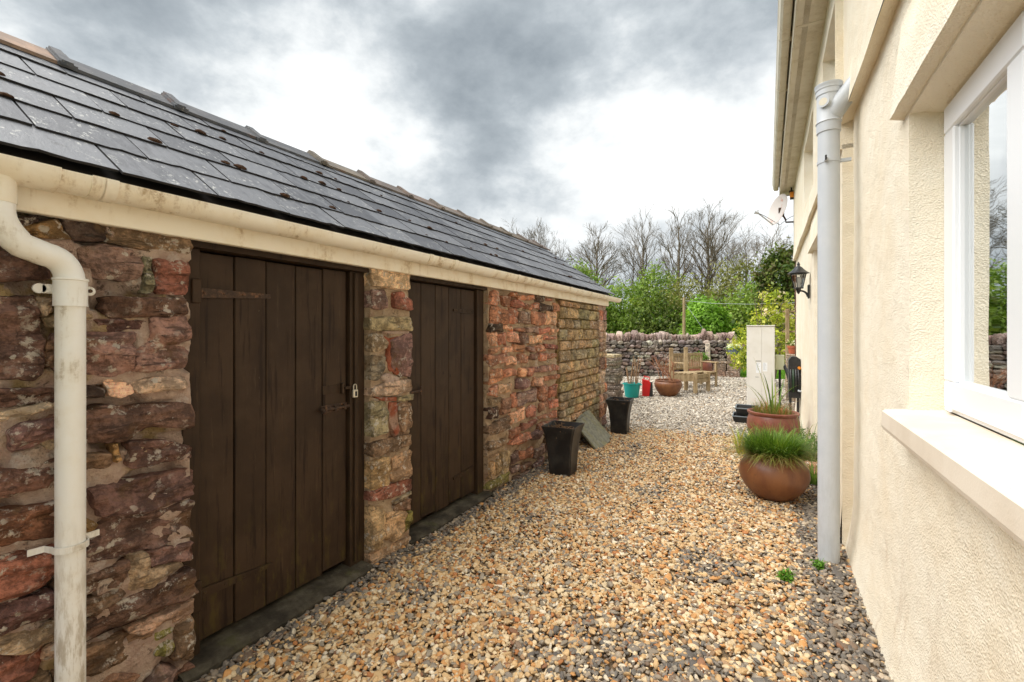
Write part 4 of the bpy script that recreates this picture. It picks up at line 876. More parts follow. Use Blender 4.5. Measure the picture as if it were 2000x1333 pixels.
# ---------------------------------------------------------------- garden wall at the back
random.seed(11)
wall_v = []
for s in range(9):
    rr = random.Random(s+50); n = 8; V = []; F = []
    out = []
    for k in range(n):
        a = 2*math.pi*(k+.5)/n; sx_ = max(abs(math.cos(a)), abs(math.sin(a))); q = .5/sx_*rr.uniform(.86, 1.02); out.append((q*math.cos(a), q*math.sin(a)))
    for x, z in out: V.append((x, .5, z))
    for x, z in out: V.append((x, -.30+rr.uniform(-.08, .05), z))
    for x, z in out: V.append((x*.72, -.46+rr.uniform(-.14, .08), z*.72))
    V.append((rr.uniform(-.1, .1), -.5+rr.uniform(-.1, .08), rr.uniform(-.1, .1)))
    for i in range(2):
        for k in range(n): F.append((i*n+k, i*n+(k+1) % n, (i+1)*n+(k+1) % n, (i+1)*n+k))
    for k in range(n): F.append((2*n+k, 2*n+(k+1) % n, 3*n))
    F = [f for f in F]
    wall_v.append(mesh('stone', V, F, True, 40))
gw = thing('garden_wall', 'rough dry stone garden wall topped with upright stones at the back', 'wall', (-3.2, 15.9, 0))
WP = [Vector((-5.4, 14.3)), Vector((-3.3, 15.75)), Vector((-.72, 17.25))]
b = MB()
for a, c in zip(WP, WP[1:]):
    d = (c-a).normalized(); nn = Vector((d.y, -d.x)); off = -nn*.09
    v = []
    for p in (a, c):
        for o_, z in ((off, -.05), (off-nn*.3, -.05), (off-nn*.3, 1.2), (off, 1.2)): v.append((p.x+o_.x, p.y+o_.y, z))
    b.add(v, [(0, 1, 5, 4), (1, 2, 6, 5), (2, 3, 7, 6), (3, 0, 4, 7), (0, 3, 2, 1), (4, 5, 6, 7)])
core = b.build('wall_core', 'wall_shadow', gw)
WC = [lin(134, 124, 116), lin(112, 104, 98), lin(154, 144, 134), lin(124, 108, 100), lin(98, 92, 88), lin(182, 172, 160), lin(136, 114, 104)]
cnt = 0
for a, c in zip(WP, WP[1:]):
    d = (c-a); L = d.length; d.normalize(); nn = Vector((d.y, -d.x)); az = math.atan2(d.y, d.x); z = .0; row = 0
    first = a is WP[0]
    while z < 1.13:
        h = random.uniform(.09, .15); x = (.85 if first else 0)+random.uniform(0, .08)
        while x < L-.05:
            l = random.uniform(.13, .30); p = a+d*(x+l/2)
            put('stone', random.choice(wall_v), 'stone', core, loc=(p.x+nn.x*.0, p.y+nn.y*.0, z+h/2+random.uniform(-.025, .025)), rot=(random.uniform(-.1, .1), random.uniform(-.16, .16), az+random.uniform(-.08, .08)), scale=(l*1.04, .24, h*random.uniform(.9, 1.4)), color=vary(random.choice(WC), .2)); cnt += 1
            x += l
        z += h
    x = .6 if first else 0
    while x < L:
        l = random.uniform(.08, .15); h = random.uniform(.26, .38)*(1.3 if random.random() < .12 else 1); p = a+d*(x+l/2)
        put('coping_stone', random.choice(wall_v), 'stone', gw, loc=(p.x-nn.x*.16, p.y-nn.y*.16, 1.13+h/2), rot=(random.uniform(-.1, .1), random.uniform(-.22, .22), az+random.uniform(-.3, .3)), scale=(l*1.05, .34, h), color=vary(random.choice([lin(158, 142, 134), lin(176, 160, 148), lin(138, 118, 112), lin(150, 128, 118)]), .12))
        x += l
def cutstone(name, org, size, rz, col, label, cat, m='stone', group=None, bev=.02):
    mb = MB(); mb.box((-size[0]/2, -size[1]/2, 0), (size[0]/2, size[1]/2, size[2]), bev)
    o = put(name, mesh(name, mb.v, mb.f), m, None, loc=org, rot=(0, 0, rz), color=col); return tag(o, label, cat, group)
pl_ = thing('stone_pier', 'low pier of squared stone blocks at the end of the garden wall', 'pier', (-.86, 16.7, 0))
for i, (x, y, z, sx_, sy_, sz) in enumerate(((-.86, 16.7, 0, .40, .4, .20), (-.84, 16.72, .205, .38, .38, .22), (-.85, 16.7, .43, .36, .38, .30), (-1.28, 16.72, 0, .42, .36, .21), (-1.26, 16.74, .215, .40, .34, .2), (-1.22, 16.74, .42, .46, .34, .08))):
    mb = MB(); mb.box((x-sx_/2, y-sy_/2, z), (x+sx_/2, y+sy_/2, z+sz), .018); mb.build('block', 'stone', pl_, color=vary(lin(122, 104, 88), .15))
cutstone('gate_stone', (-1.62, 16.55, 0), (.16, .14, 1.1), .1, lin(196, 184, 168), 'tall pale upright stone against the garden wall', 'stone')
p2 = thing('stone_pier', 'weathered stone pier beside the house corner carrying a flower pot', 'pier', (.60, 11.6, 0))
for i in range(5):
    mb = MB(); mb.box((.45+random.uniform(-.01, .01), 11.45, i*.203), (.77, 11.75, i*.203+.2), .018); mb.build('block', 'stone', p2, color=vary(lin(136, 122, 106), .15))
st = thing('slate_stack', 'neat stack of thin dark slabs beyond the outbuilding corner', 'stack', (-2.85, 9.4, 0))
z = 0
for i in range(17):
    h = random.uniform(.045, .07); a = random.uniform(-.12, .12); s = random.uniform(.9, 1.05)
    mb = MB(); mb.box((-2.85-.24*s+random.uniform(-.03, .03), 9.4-.25*s, z), (-2.85+.24*s+random.uniform(-.03, .02), 9.4+.25*s, z+h), .008, Matrix.Rotation(a, 3, 'Z')); mb.build('slab', 'stone', st, color=vary(lin(108, 100, 90) if i < 16 else lin(170, 156, 132), .2)); z += h+.001
# ---------------------------------------------------------------- planters by the outbuilding
def bent_planter(x, y, rz, label, s=1.0):
    o = thing('square_planter', label, 'planter', (0, 0, 0), 'black tapered planters', rz, (x, y, 0)); ORG[o] = Vector((0, 0, 0))
    n = 7; V = []; F = []; rings = []
    prof = [(.112, 0), (.118, .02), (.128, .18), (.140, .30), (.160, .42), (.186, .50), (.186, .512), (.176, .512), (.150, .43), (.146, .42)]
    for r_, z in prof:
        c = []
        for k in range(4):
            a = math.pi/4+k*math.pi/2; p = Vector((math.cos(a), math.sin(a)))*r_*1.414; q = Vector((math.cos(a+math.pi/2), math.sin(a+math.pi/2)))*r_*1.414
            for j in range(n): t = .06+.88*j/(n-1); e = p+(q-p)*t; e *= 1-.06*math.sin(math.pi*t)*(1 if z > .1 else .3); c.append((e.x*s, e.y*s, z*s))
        rings.append(c); V += c
    m_ = 4*n
    for i in range(len(prof)-1):
        for k in range(m_): F.append((i*m_+k, i*m_+(k+1) % m_, (i+1)*m_+(k+1) % m_, (i+1)*m_+k))
    F.append(tuple(range(m_))[::-1])
    mb = MB(); mb.add(V, F); mb.build('pot', 'black_gloss', o, True, 40)
    mb = MB(); N = 16; V = []; 
    for i in range(N+1):
        for j in range(N+1):
            u, v = (i/N-.5)*.31*s, (j/N-.5)*.31*s; V.append((u, v, .445*s+.022*fbm(u*16, v*16, x, 3)+.018*fbm(u*60, v*60, y, 2)))
    mb.add(V, [(i*(N+1)+j, (i+1)*(N+1)+j, (i+1)*(N+1)+j+1, i*(N+1)+j+1) for i in range(N) for j in range(N)]); mb.build('soil', 'soil', o)
    mb = MB(); rr = random.Random(int(x*100+y*10))
    for i in range(60):
        a = Vector((rr.uniform(-.15, .15), rr.uniform(-.15, .15), .45+rr.uniform(0, .02)))*s; d = Vector((rr.uniform(-1, 1), rr.uniform(-1, 1), rr.uniform(-.1, .5))).normalized()*rr.uniform(.03, .09)*s
        mb.tube([a, a+d*.5+Vector((0, 0, .006)), a+d], [.003, .0028, .0015], 4)
    k_ = mb.build('dead_stems', 'dry_stem', o); k_['kind'] = 'stuff'
bent_planter(-1.86, 4.50, .05, 'black tapered square planter beside the leaning slabs, nearer the doors'); bent_planter(-1.86, 6.70, .08, 'black tapered square planter at the far end of the outbuilding', .98)
def slab(name, x0, y0, x1, y1, w, tilt_x, label, th=.022):
    o = put(name, None, None) if False else None
for nm, (cx, cy, cz), sz, lab in (('slate_slab', (-1.98, 5.80, .175), (.46, .44), 'greenish stone slab leaning on the outbuilding, front one'), ('slate_slab', (-2.03, 5.97, .195), (.48, .46), 'grey stone slab leaning behind the greenish one')):
    mb = MB(); mb.box((-.013, -sz[1]/2, -sz[0]/2), (.013, sz[1]/2, sz[0]/2), .004)
    o = put(nm, mesh(nm, mb.v, mb.f), 'slab_green', None, loc=(cx, cy, cz-.01), rot=(R(8), R(-42), R(-10))); tag(o, lab, 'slab', 'slabs leaning against the outbuilding')
# ---------------------------------------------------------------- round glazed pots
def round_pot(name, x, y, prof, label, m, soil_r, soil_z, cat='pot', group=None):
    o = thing(name, label, cat, (x, y, 0), group); mb = MB()
    mb.lathe(prof, 36, (x, y, 0)); mb.f = mb.f[:-1]; mb.build('pot', m, o, True, 50)
    mb = MB(); N = 20; V = [(x, y, soil_z+.02)]; F = []
    for i in range(1, 5):
        for k in range(N): a = 2*math.pi*k/N; r_ = soil_r*i/4; V.append((x+r_*math.cos(a), y+r_*math.sin(a), soil_z+.015*fbm(r_*20+x, a, y, 2)))
    for k in range(N): F.append((0, 1+k, 1+(k+1) % N))
    for i in range(3):
        for k in range(N): F.append((1+i*N+k, 1+(i+1)*N+k, 1+(i+1)*N+(k+1) % N, 1+i*N+(k+1) % N))
    mb.add(V, F); mb.build('soil', 'soil', o); return o
bowl = [(.10, .0), (.13, .005), (.18, .04), (.235, .10), (.272, .17), (.282, .22), (.272, .29), (.240, .345), (.205, .372), (.198, .385), (.206, .395), (.210, .405), (.200, .412), (.185, .40), (.178, .36)]
pot1 = round_pot('bowl_planter', .085, 4.74, bowl, 'squat brown glazed pot overflowing with fine green grass, nearest the camera', 'brown_glaze', .178, .365, group='brown glazed pots')
urn = [(.17, 0), (.19, .01), (.235, .08), (.285, .18), (.305, .27), (.300, .35), (.282, .405), (.276, .418), (.290, .432), (.300, .448), (.298, .462), (.28, .468), (.262, .455), (.255, .40)]
pot2 = round_pot('rimmed_planter', .115, 6.82, urn, 'reddish brown rimmed pot with long strappy leaves behind the grass pot', 'red_glaze', .255, .42, group='brown glazed pots')
wide = [(.15, 0), (.17, .008), (.22, .06), (.285, .15), (.325, .24), (.335, .31), (.318, .36), (.300, .375), (.312, .39), (.318, .40), (.305, .41), (.285, .40), (.28, .35)]
pot3 = round_pot('wide_planter', -1.93, 11.02, [(r_*.93, z*.93) for r_, z in wide], 'wide brown glazed pot with dry red twigs in front of the bench', 'brown_glaze', .26, .34, group='brown glazed pots')
tall = [(.2, 0), (.22, .01), (.29, .12), (.35, .28), (.37, .40), (.355, .52), (.32, .58), (.335, .60), (.34, .625), (.32, .63), (.30, .62), (.295, .56)]
pot4 = round_pot('tall_planter', -1.72, 15.4, [(r_*.95, z*.95) for r_, z in tall], 'large reddish pot with a green plant behind the benches', 'red_glaze', .28, .54, group='brown glazed pots')
bl = round_pot('blue_pot', -.85, 16.7, [(.10, .735), (.12, .737), (.155, .82), (.165, .90), (.17, .93), (.155, .935), (.145, .90)], 'small blue grey pot of white flowers on the stone pier', 'blue_glaze', .145, .90)
tp = round_pot('terracotta_pot', .58, 11.6, [(.075, 1.018), (.08, 1.02), (.105, 1.14), (.115, 1.145), (.118, 1.19), (.105, 1.192), (.095, 1.15)], 'small terracotta pot of pale flowers on the pier by the house corner', 'terracotta', .095, 1.15)
# ---------------------------------------------------------------- bucket of canes, red can
bk = thing('teal_bucket', 'teal plastic tub holding old canes beyond the outbuilding', 'bucket', (-2.62, 10.42, 0))
mb = MB(); mb.lathe([(.145, 0), (.15, .01), (.185, .30), (.198, .302), (.200, .325), (.188, .327), (.182, .31), (.15, .05)], 28, (-2.62, 10.42, 0)); mb.f = mb.f[:-1]; mb.build('tub', 'teal_plastic', bk, True, 40)
for s in (-1, 1):
    mb = MB(); mb.tube([(-2.62+s*.19, 10.42-.05, .30), (-2.62+s*.225, 10.42-.04, .29), (-2.62+s*.225, 10.42+.04, .29), (-2.62+s*.19, 10.42+.05, .30)], .010, 8); mb.build('handle', 'teal_plastic', bk, True)
rr = random.Random(5)
for i in range(10):
    a, r_ = rr.uniform(0, 6.28), rr.uniform(.02, .13); p = Vector((-2.62+r_*math.cos(a), 10.42+r_*math.sin(a), .03)); t_ = p+Vector((rr.uniform(-.12, .16), rr.uniform(-.1, .1), rr.uniform(.55, .92)))
    mb = MB(); mb.tube([p, (p+t_)/2+Vector((rr.uniform(-.01, .01), 0, 0)), t_], [.012, .011, .009], 6)
    o = single('cane', mb, 'dry_stem', p, 'old brown cane standing in the teal tub', 'cane', 'canes in the teal tub')
rc_ = thing('fuel_can', 'red plastic can beside the teal tub', 'can', (-2.36, 10.75, 0))
mb = MB(); rz = Matrix.Rotation(.3, 3, 'Z')
V = []; pr = [(-.10, 0), (.10, 0), (.10, .28), (.06, .36), (-.10, .40)]
for y in (-.085, -.075, .075, .085):
    k = .94 if abs(y) > .08 else 1
    for x, z in pr: q = rz @ Vector((x*k, y, .2+(z-.2)*k)); V.append((q.x-2.36, q.y+10.75, q.z))
F = [(0, 1, 2, 3, 4), (15, 19, 18, 17, 16)]+[(i*5+k, (i+1)*5+k, (i+1)*5+(k+1) % 5, i*5+(k+1) % 5) for i in range(3) for k in range(5)]
mb.add(V, F); mb.build('body', 'red_plastic', rc_)
mb = MB(); mb.tube([(-2.42, 10.75, .40), (-2.42, 10.75, .46), (-2.30, 10.75, .44), (-2.30, 10.75, .37)], .014, 8); mb.build('handle', 'red_plastic', rc_, True)
mb = MB(); mb.tube([(-2.26, 10.72, .0), (-2.25, 10.72, .30), (-2.25, 10.72, .34)], [.05, .03, .02], 8); mb.build('spout', 'black_gloss', rc_, True)
# ---------------------------------------------------------------- timber seats
def wood(mb, name, par): return mb.build(name, 'bench_wood', par)
sa = thing('timber_seat_frame', 'pale timber seat frame with two tall back posts and bare top', 'seat', (-1.58, 12.0, 0), 'wooden garden seats')
cor = dict(P1=(-1.95, 11.55), F=(-1.42, 11.70), P2=(-1.72, 12.3), R_=(-1.2, 12.35))
for k, (x, y) in cor.items():
    h = 1.10 if k[0] == 'P' else .50
    mb = MB(); mb.box((x-.045, y-.045, 0), (x+.045, y+.045, h), .006, Matrix.Rotation(.28, 3, 'Z')); wood(mb, 'post' if h > 1 else 'leg', sa)
def board(par, a, b, z0, z1, th, name, ext=.0, off=0):
    a, b = Vector(a), Vector(b); d = (b-a).normalized(); nn = Vector((d.y, -d.x)); a = a-d*ext+nn*off; b = b+d*ext+nn*off; v = []
    for p in (a, b):
        for s, z in ((-1, z0), (1, z0), (1, z1), (-1, z1)): v.append((p.x+nn.x*s*th/2, p.y+nn.y*s*th/2, z))
    mb = MB(); mb.add(v, [(0, 1, 5, 4), (1, 2, 6, 5), (2, 3, 7, 6), (3, 0, 4, 7), (0, 3, 2, 1), (4, 5, 6, 7)]); return wood(mb, name, par)
board(sa, cor['P1'], cor['F'], .30, .47, .035, 'apron', -.045); board(sa, cor['F'], cor['R_'], .36, .455, .03, 'apron', -.045); board(sa, cor['F'], cor['R_'], .25, .335, .03, 'apron', -.045)
board(sa, cor['P2'], cor['R_'], .30, .47, .035, 'apron', -.045); board(sa, cor['P1'], cor['P2'], .30, .47, .035, 'apron', -.045)
for t in (.12, .32, .52, .72):
    a = Vector(cor['P1'])*(1-t)+Vector(cor['F'])*t; c = Vector(cor['P2'])*(1-t)+Vector(cor['R_'])*t
    board(sa, a, c, .475, .495, .085, 'seat_slat', .02)
sb = thing('garden_bench', 'slatted wooden garden bench with armrests standing behind the seat frame', 'bench', (-1.55, 13.2, 0), 'wooden garden seats', -.62)
x0, x1, y0, y1 = -1.86, -1.30, 12.62, 13.85
for x, y, h in ((x0, y0, .98), (x0, y1, .98), (x1, y0, .70), (x1, y1, .70)):
    mb = MB(); mb.box((x-.03, y-.03, 0), (x+.03, y+.03, h), .005); wood(mb, 'leg', sb)
for y in (y0, y1):
    mb = MB(); mb.box((x0+.0, y-.045, .702), (x1+.07, y+.045, .735), .006); wood(mb, 'armrest', sb)
for z0, z1 in ((.90, .98), (.50, .56)):
    mb = MB(); mb.box((x0-.02, y0+.031, z0), (x0+.02, y1-.031, z1), .004); wood(mb, 'back_rail', sb)
for i in range(15):
    y = y0+.1+i*(y1-y0-.2)/14; mb = MB(); mb.box((x0-.008, y-.020, .562), (x0+.008, y+.020, .898)); wood(mb, 'back_slat', sb)
for i in range(7):
    x = x0+.05+i*.085; mb = MB(); mb.box((x-.035, y0-.0, .42), (x+.035, y1+.0, .44), .003); wood(mb, 'seat_slat', sb)
sb.scale = (.88, .88, .92); sb.location.x -= .08
for y in (y0, y1):
    mb = MB(); mb.box((x0+.031, y-.018, .345), (x1-.031, y+.018, .418)); wood(mb, 'seat_rail', sb)
# ---------------------------------------------------------------- cabinet, trays, reel
cb = thing('utility_cabinet', 'tall pale grey metal cabinet with paper notices standing in the yard', 'cabinet', (-.035, 10.2, 0))
mb = MB(); mb.box((-.275, 10.0, .02), (.20, 10.42, 1.60), .006); mb.box((-.25, 10.03, 0), (.175, 10.4, .02)); mb.build('body', 'cabinet_paint', cb)
mb = MB(); mb.box((-.271, 9.992, .04), (-.022, 9.9995, 1.575), .002); mb.build('door_panel', 'cabinet_paint', cb)
mb = MB(); mb.box((-.018, 9.992, .04), (.196, 9.9995, 1.575), .002); mb.build('door_panel', 'cabinet_paint', cb)
mb = MB(); mb.box((-.28, 9.985, 1.602), (.205, 10.43, 1.622), .004); mb.build('top', 'cabinet_paint', cb)
for x, z, w_, h_, m_ in ((-.115, .80, .085, .20, 'paper'), (.0, .82, .075, .17, 'paper'), (-.12, .93, .085, .012, 'gasket'), (-.13, .62, .06, .006, 'gasket')):
    mb = MB(); mb.box((x, 9.9905, z-h_/2), (x+w_, 9.9917, z+h_/2)); mb.build('notice' if m_ == 'paper' else 'printed_line', m_, cb)
random.seed(77); mb = MB()
for x, z in ((-.11, .88), (.005, .89)):
    for i in range(8): mb.box((x, 9.9898, z-.018*i), (x+random.uniform(.03, .065), 9.9903, z-.018*i+.005))
o = mb.build('notice_print', 'print_grey', cb); o['kind'] = 'stuff'
jb = thing('junction_box', 'small cream box on a post beside the grey cabinet with black pipe', 'box', (.28, 10.3, 0))
mb = MB(); mb.box((.212, 10.22, .76), (.365, 10.36, 1.045), .006); mb.build('box', 'cream_box', jb)
mb = MB(); mb.tube([(.29, 10.30, 0), (.29, 10.30, .76)], .02, 8); mb.build('post', 'black_gloss', jb)
mb = MB(); mb.tube(bend(Vector((.35, 10.26, .86)), Vector((.42, 10.2, .72)), Vector((.44, 9.95, .56)))+[Vector((.46, 9.6, .40))], .030, 10); mb.build('black_pipe', 'black_gloss', jb, True)
for k, (z, dx, dy, lab) in enumerate(((0, 0, 0, 'black plastic seed tray on the gravel, lower of two'), (.125, .04, .05, 'black plastic seed tray stacked on the lower one'))):
    t_ = thing('seed_tray', lab, 'tray', (-.27+dx, 8.5+dy, z), 'black trays by the cabinet'); x, y = -.27+dx, 8.5+dy
    mb = MB(); w0, w1, d0, d1, h = .14, .17, .20, .23, .12
    V = [(x+sx_*w, y+sy_*d, z+q) for w, d, q in ((w0, d0, 0), (w1, d1, h), (w1-.012, d1-.012, h), (w0-.01, d0-.01, .012)) for sx_, sy_ in ((-1, -1), (1, -1), (1, 1), (-1, 1))]
    F = [(i*4+k2, i*4+(k2+1) % 4, (i+1)*4+(k2+1) % 4, (i+1)*4+k2) for i in range(3) for k2 in range(4)]+[(3, 2, 1, 0), (12, 13, 14, 15)]
    mb.add(V, F); mb.build('tray', 'black_gloss', t_)
    mb = MB()
    for s in (-1, 1): mb.box((x-w1-.006, y+s*(d1-.004)-.010, z+h-.012), (x+w1+.006, y+s*(d1-.004)+.010, z+h+.003), .002)
    for s in (-1, 1): mb.box((x+s*(w1-.004)-.010, y-d1+.0065, z+h-.011), (x+s*(w1-.004)+.010, y+d1-.0065, z+h+.0025), .002)
    mb.build('tray_rim', 'tray_rim', t_)
hr = thing('hose_reel', 'black hose reel with coiled hose and orange fitting against the house wall', 'hose reel', (.44, 8.6, 0))
mb = MB(); mb.prism([(.36, .45), (.52, .45), (.52, 1.06), (.47, 1.10), (.40, 1.10), (.36, 1.05)], 8.45, 8.75); mb.build('hood', 'black_gloss', hr)
mb = MB(); mb.box((.375, 8.47, 0), (.40, 8.50, .45), .004).box((.375, 8.70, 0), (.40, 8.73, .45), .004).box((.48, 8.47, 0), (.505, 8.50, .45), .004).box((.48, 8.70, 0), (.505, 8.73, .45), .004); mb.build('stand', 'black_gloss', hr)
for k in range(4):
    mb = MB(); c = Vector((.385+.035*k, 8.60, .72)); q = [c+Vector((0, .20*math.cos(a), .24*math.sin(a))) for a in [2*math.pi*i/24 for i in range(25)]]; mb.tube(q, .017, 8, False); mb.build('hose_coil', 'hose_green' if k == 1 else 'black_gloss', hr, True)
mb = MB(); mb.tube([(.50, 8.44, .93), (.50, 8.36, .93)], .022, 10); mb.build('hose_fitting', 'orange_plastic', hr, True)
mb = MB(); mb.tube([(.49, 8.44, .58), (.49, 8.38, .57), (.53, 8.36, .57)], .013, 8); mb.build('crank_handle', 'grey_plastic', hr, True)
# ---------------------------------------------------------------- wall lantern
lx, ly = .335, 6.66
wlx, wly, _ = h2w(.452, ly, 0)
ln = thing('wall_lantern', 'black coach lantern on a curved bracket on the house wall', 'lantern', (.452, ly, 1.95), rotz=-HK, loc=h2w(.452, ly, 1.95))
mb = MB(); mb.box((.430, ly-.035, 1.905), (.452, ly+.035, 2.075), .006); mb.build('back_plate', 'black_metal', ln)
mb = MB(); mb.tube(bend(Vector((.436, ly, 1.93)), Vector((.415, ly, 2.01)), Vector((.335, ly, 2.005))), [.015, .014, .013, .012, .011, .011, .011, .012, .013], 8).tube([(.335, ly, 2.03), (.335, ly, 1.985), (.335, ly, 1.965)], [.03, .018, .006], 10); mb.build('bracket', 'black_metal', ln, True)
mb = MB()
n = 6; lo, hi = .048, .082
def hexp(r_, z, k): a = math.pi*2*k/n+.2; return Vector((lx+r_*math.cos(a), ly+r_*math.sin(a), z))
mb.lathe([(.046, 2.03), (.056, 2.035), (.054, 2.045), (.02, 2.048)], 6, (lx, ly, 0)).lathe([(.082, 2.205), (.088, 2.205), (.088, 2.215), (.07, 2.218)], 6, (lx, ly, 0))
for k in range(n): mb.tube([hexp(lo, 2.042, k), hexp(hi, 2.208, k)], .005, 5)
mb.build('lantern_frame', 'black_metal', ln)
for k in range(n):
    a, b, c, d = hexp(lo-.002, 2.046, k), hexp(lo-.002, 2.046, k+1), hexp(hi-.002, 2.204, k+1), hexp(hi-.002, 2.204, k)
    mb = MB(); mb.add([a, b, c, d], [(0, 1, 2, 3)]); mb.build('pane', 'lamp_glass', ln)
mb = MB(); mb.lathe([(.118, 2.216), (.120, 2.221), (.085, 2.245), (.055, 2.275), (.035, 2.30), (.018, 2.31), (.014, 2.325), (.020, 2.333), (.012, 2.345), (.004, 2.365)], 12, (lx, ly, 0)); mb.build('lantern_roof', 'black_metal', ln, True, 45)
mb = MB(); mb.lathe([(.018, 2.05), (.02, 2.09), (.026, 2.12), (.028, 2.15), (.018, 2.175), (.003, 2.18)], 12, (lx, ly, 0)); mb.build('bulb', 'paper', ln, True)
# ---------------------------------------------------------------- satellite dish, alarm box
dn = Vector((-.80, -.50, .25)).normalized(); dc = Vector((.16, 9.86, 3.78)); t1 = dn.cross(Vector((0, 0, 1))).normalized(); t2 = t1.cross(dn)
di = thing('satellite_dish', 'white satellite dish with rusty streak on a bracket at the house end', 'satellite dish', (.44, 9.95, 3.5), rotz=-HK, loc=h2w(.44, 9.95, 3.5))
mb = MB(); n = 28; V = []; F = []
for sd in (0, 1):
    for i in range(6):
        t = i/5
        for k in range(n): a = 2*math.pi*k/n; q = dc+t1*(.27*t*math.cos(a))+t2*(.30*t*math.sin(a))+dn*(.055*t*t-.05-(.006 if sd else 0)); V.append(q)
for sd in (0, 1):
    for i in range(5):
        for k in range(n): f = (sd*6*n+i*n+k, sd*6*n+i*n+(k+1) % n, sd*6*n+(i+1)*n+(k+1) % n, sd*6*n+(i+1)*n+k); F.append(f if sd else f[::-1])
for k in range(n): F.append((5*n+k, 5*n+(k+1) % n, 11*n+(k+1) % n, 11*n+k))
mb.add(V, F); mb.build('reflector', 'dish_paint', di, True, 60)
tip = dc+dn*.34-t2*.16
mb = MB(); mb.tube([dc-t2*.295, tip-t2*.0], .013, 8); mb.build('feed_arm', 'grey_plastic', di, True)
mb = MB(); mb.tube([tip-dn*.0, tip+dn*.07, tip+dn*.075], [.022, .030, .028], 12).tube([tip+dn*.02, tip+dn*.02+t2*.05], .016, 8); mb.build('receiver_head', 'grey_plastic', di, True)
mb = MB(); b0 = dc-dn*.06; mb.box(b0-Vector((.03, .03, .05)), b0+Vector((.03, .03, .05)), .005); mb.tube([(b0.x+.05, b0.y+.02, b0.z-.12), (b0.x+.05, b0.y+.02, b0.z+.10)], .016, 10); mb.tube([(b0.x+.05, b0.y+.02, b0.z-.10), (b0.x+.09, b0.y+.03, b0.z-.18), (.30, 9.93, 3.545), (.43, 9.95, 3.54)], .015, 8).box((.425, 9.88, 3.47), (.445, 9.99, 3.61), .003); mb.build('bracket', 'old_iron', di)
mb = MB(); mb.tube([tip, tip-Vector((-.1, 0, .06)), Vector((.2, 9.9, 3.50)), Vector((.35, 9.93, 3.62)), Vector((.44, 9.95, 3.66))], .005, 6); mb.build('cable', 'black_gloss', di, True)
ab = thing('eaves_sensor', 'orange and black sensor box hanging under the eaves end', 'sensor', (.39, 9.7, 4.10), rotz=-HK, loc=h2w(.39, 9.7, 4.10))
mb = MB(); mb.box((.355, 9.66, 3.93), (.415, 9.74, 4.03), .006); mb.build('body', 'orange_plastic', ab)
mb = MB(); mb.tube([(.38, 9.70, 4.117), (.38, 9.70, 4.03)], .014, 8).box((.34, 9.67, 4.03), (.415, 9.73, 4.06), .006).box((.356, 9.661, 3.905), (.414, 9.739, 3.93), .006); mb.build('bracket', 'black_metal', ab)
# ---------------------------------------------------------------- trellis post, pole and wires
tpz = thing('trellis_post', 'rough wooden post with crossbars beside the flowering shrub', 'post', (.50, 12.2, 0))
mb = MB(); mb.box((.455, 12.16, 0), (.535, 12.24, 2.02), .01); mb.build('post', 'bench_wood', tpz)
for z in (1.96, 1.5, 1.05):
    mb = MB(); mb.box((.40, 12.24, z-.02), (1.25, 12.265, z+.02), .004); mb.build('crossbar', 'bench_wood', tpz)
tg = thing('telegraph_pole', 'thin weathered pole with a wire standing behind the garden wall', 'pole', (-3.154, 22, 0))
mb = MB(); mb.tube([(-3.154, 22, -.1), (-3.154, 22, 1.5), (-3.15, 22, 3.05)], [.075, .07, .06], 10); mb.build('pole', 'bench_wood', tg, True)
mb = MB(); mb.tube([(-3.15, 22, 2.85), (-2.2, 22.0, 1.4), (-1.95, 22, .3)], .007, 5); mb.build('stay_wire', 'grey_plastic', tg)
mb = MB(); mb.tube([(-3.15, 22, 2.92), (-1.9, 21.5, 2.72), (-.5, 21, 2.62), (.9, 20.5, 2.60), (3.5, 19.5, 2.8)], .006, 5); mb.build('wire', 'grey_plastic', tg)
# loose rock beside the pots
V, F = stone_mesh([(-.13, 0), (.10, -.01), (.15, .06), (.08, .17), (-.06, .15), (-.14, .07)], .08, .05, 77, .02, .03)
me = mesh('rock', [(y, -x, z) for x, y, z in V], F, True, 40)
o = put('rock', me, 'stone', None, loc=(.40, 5.55, .0), rot=(0, 0, -.6), color=lin(160, 120, 92)); tag(o, 'rough pinkish rock beside the grass pot by the wall', 'rock')
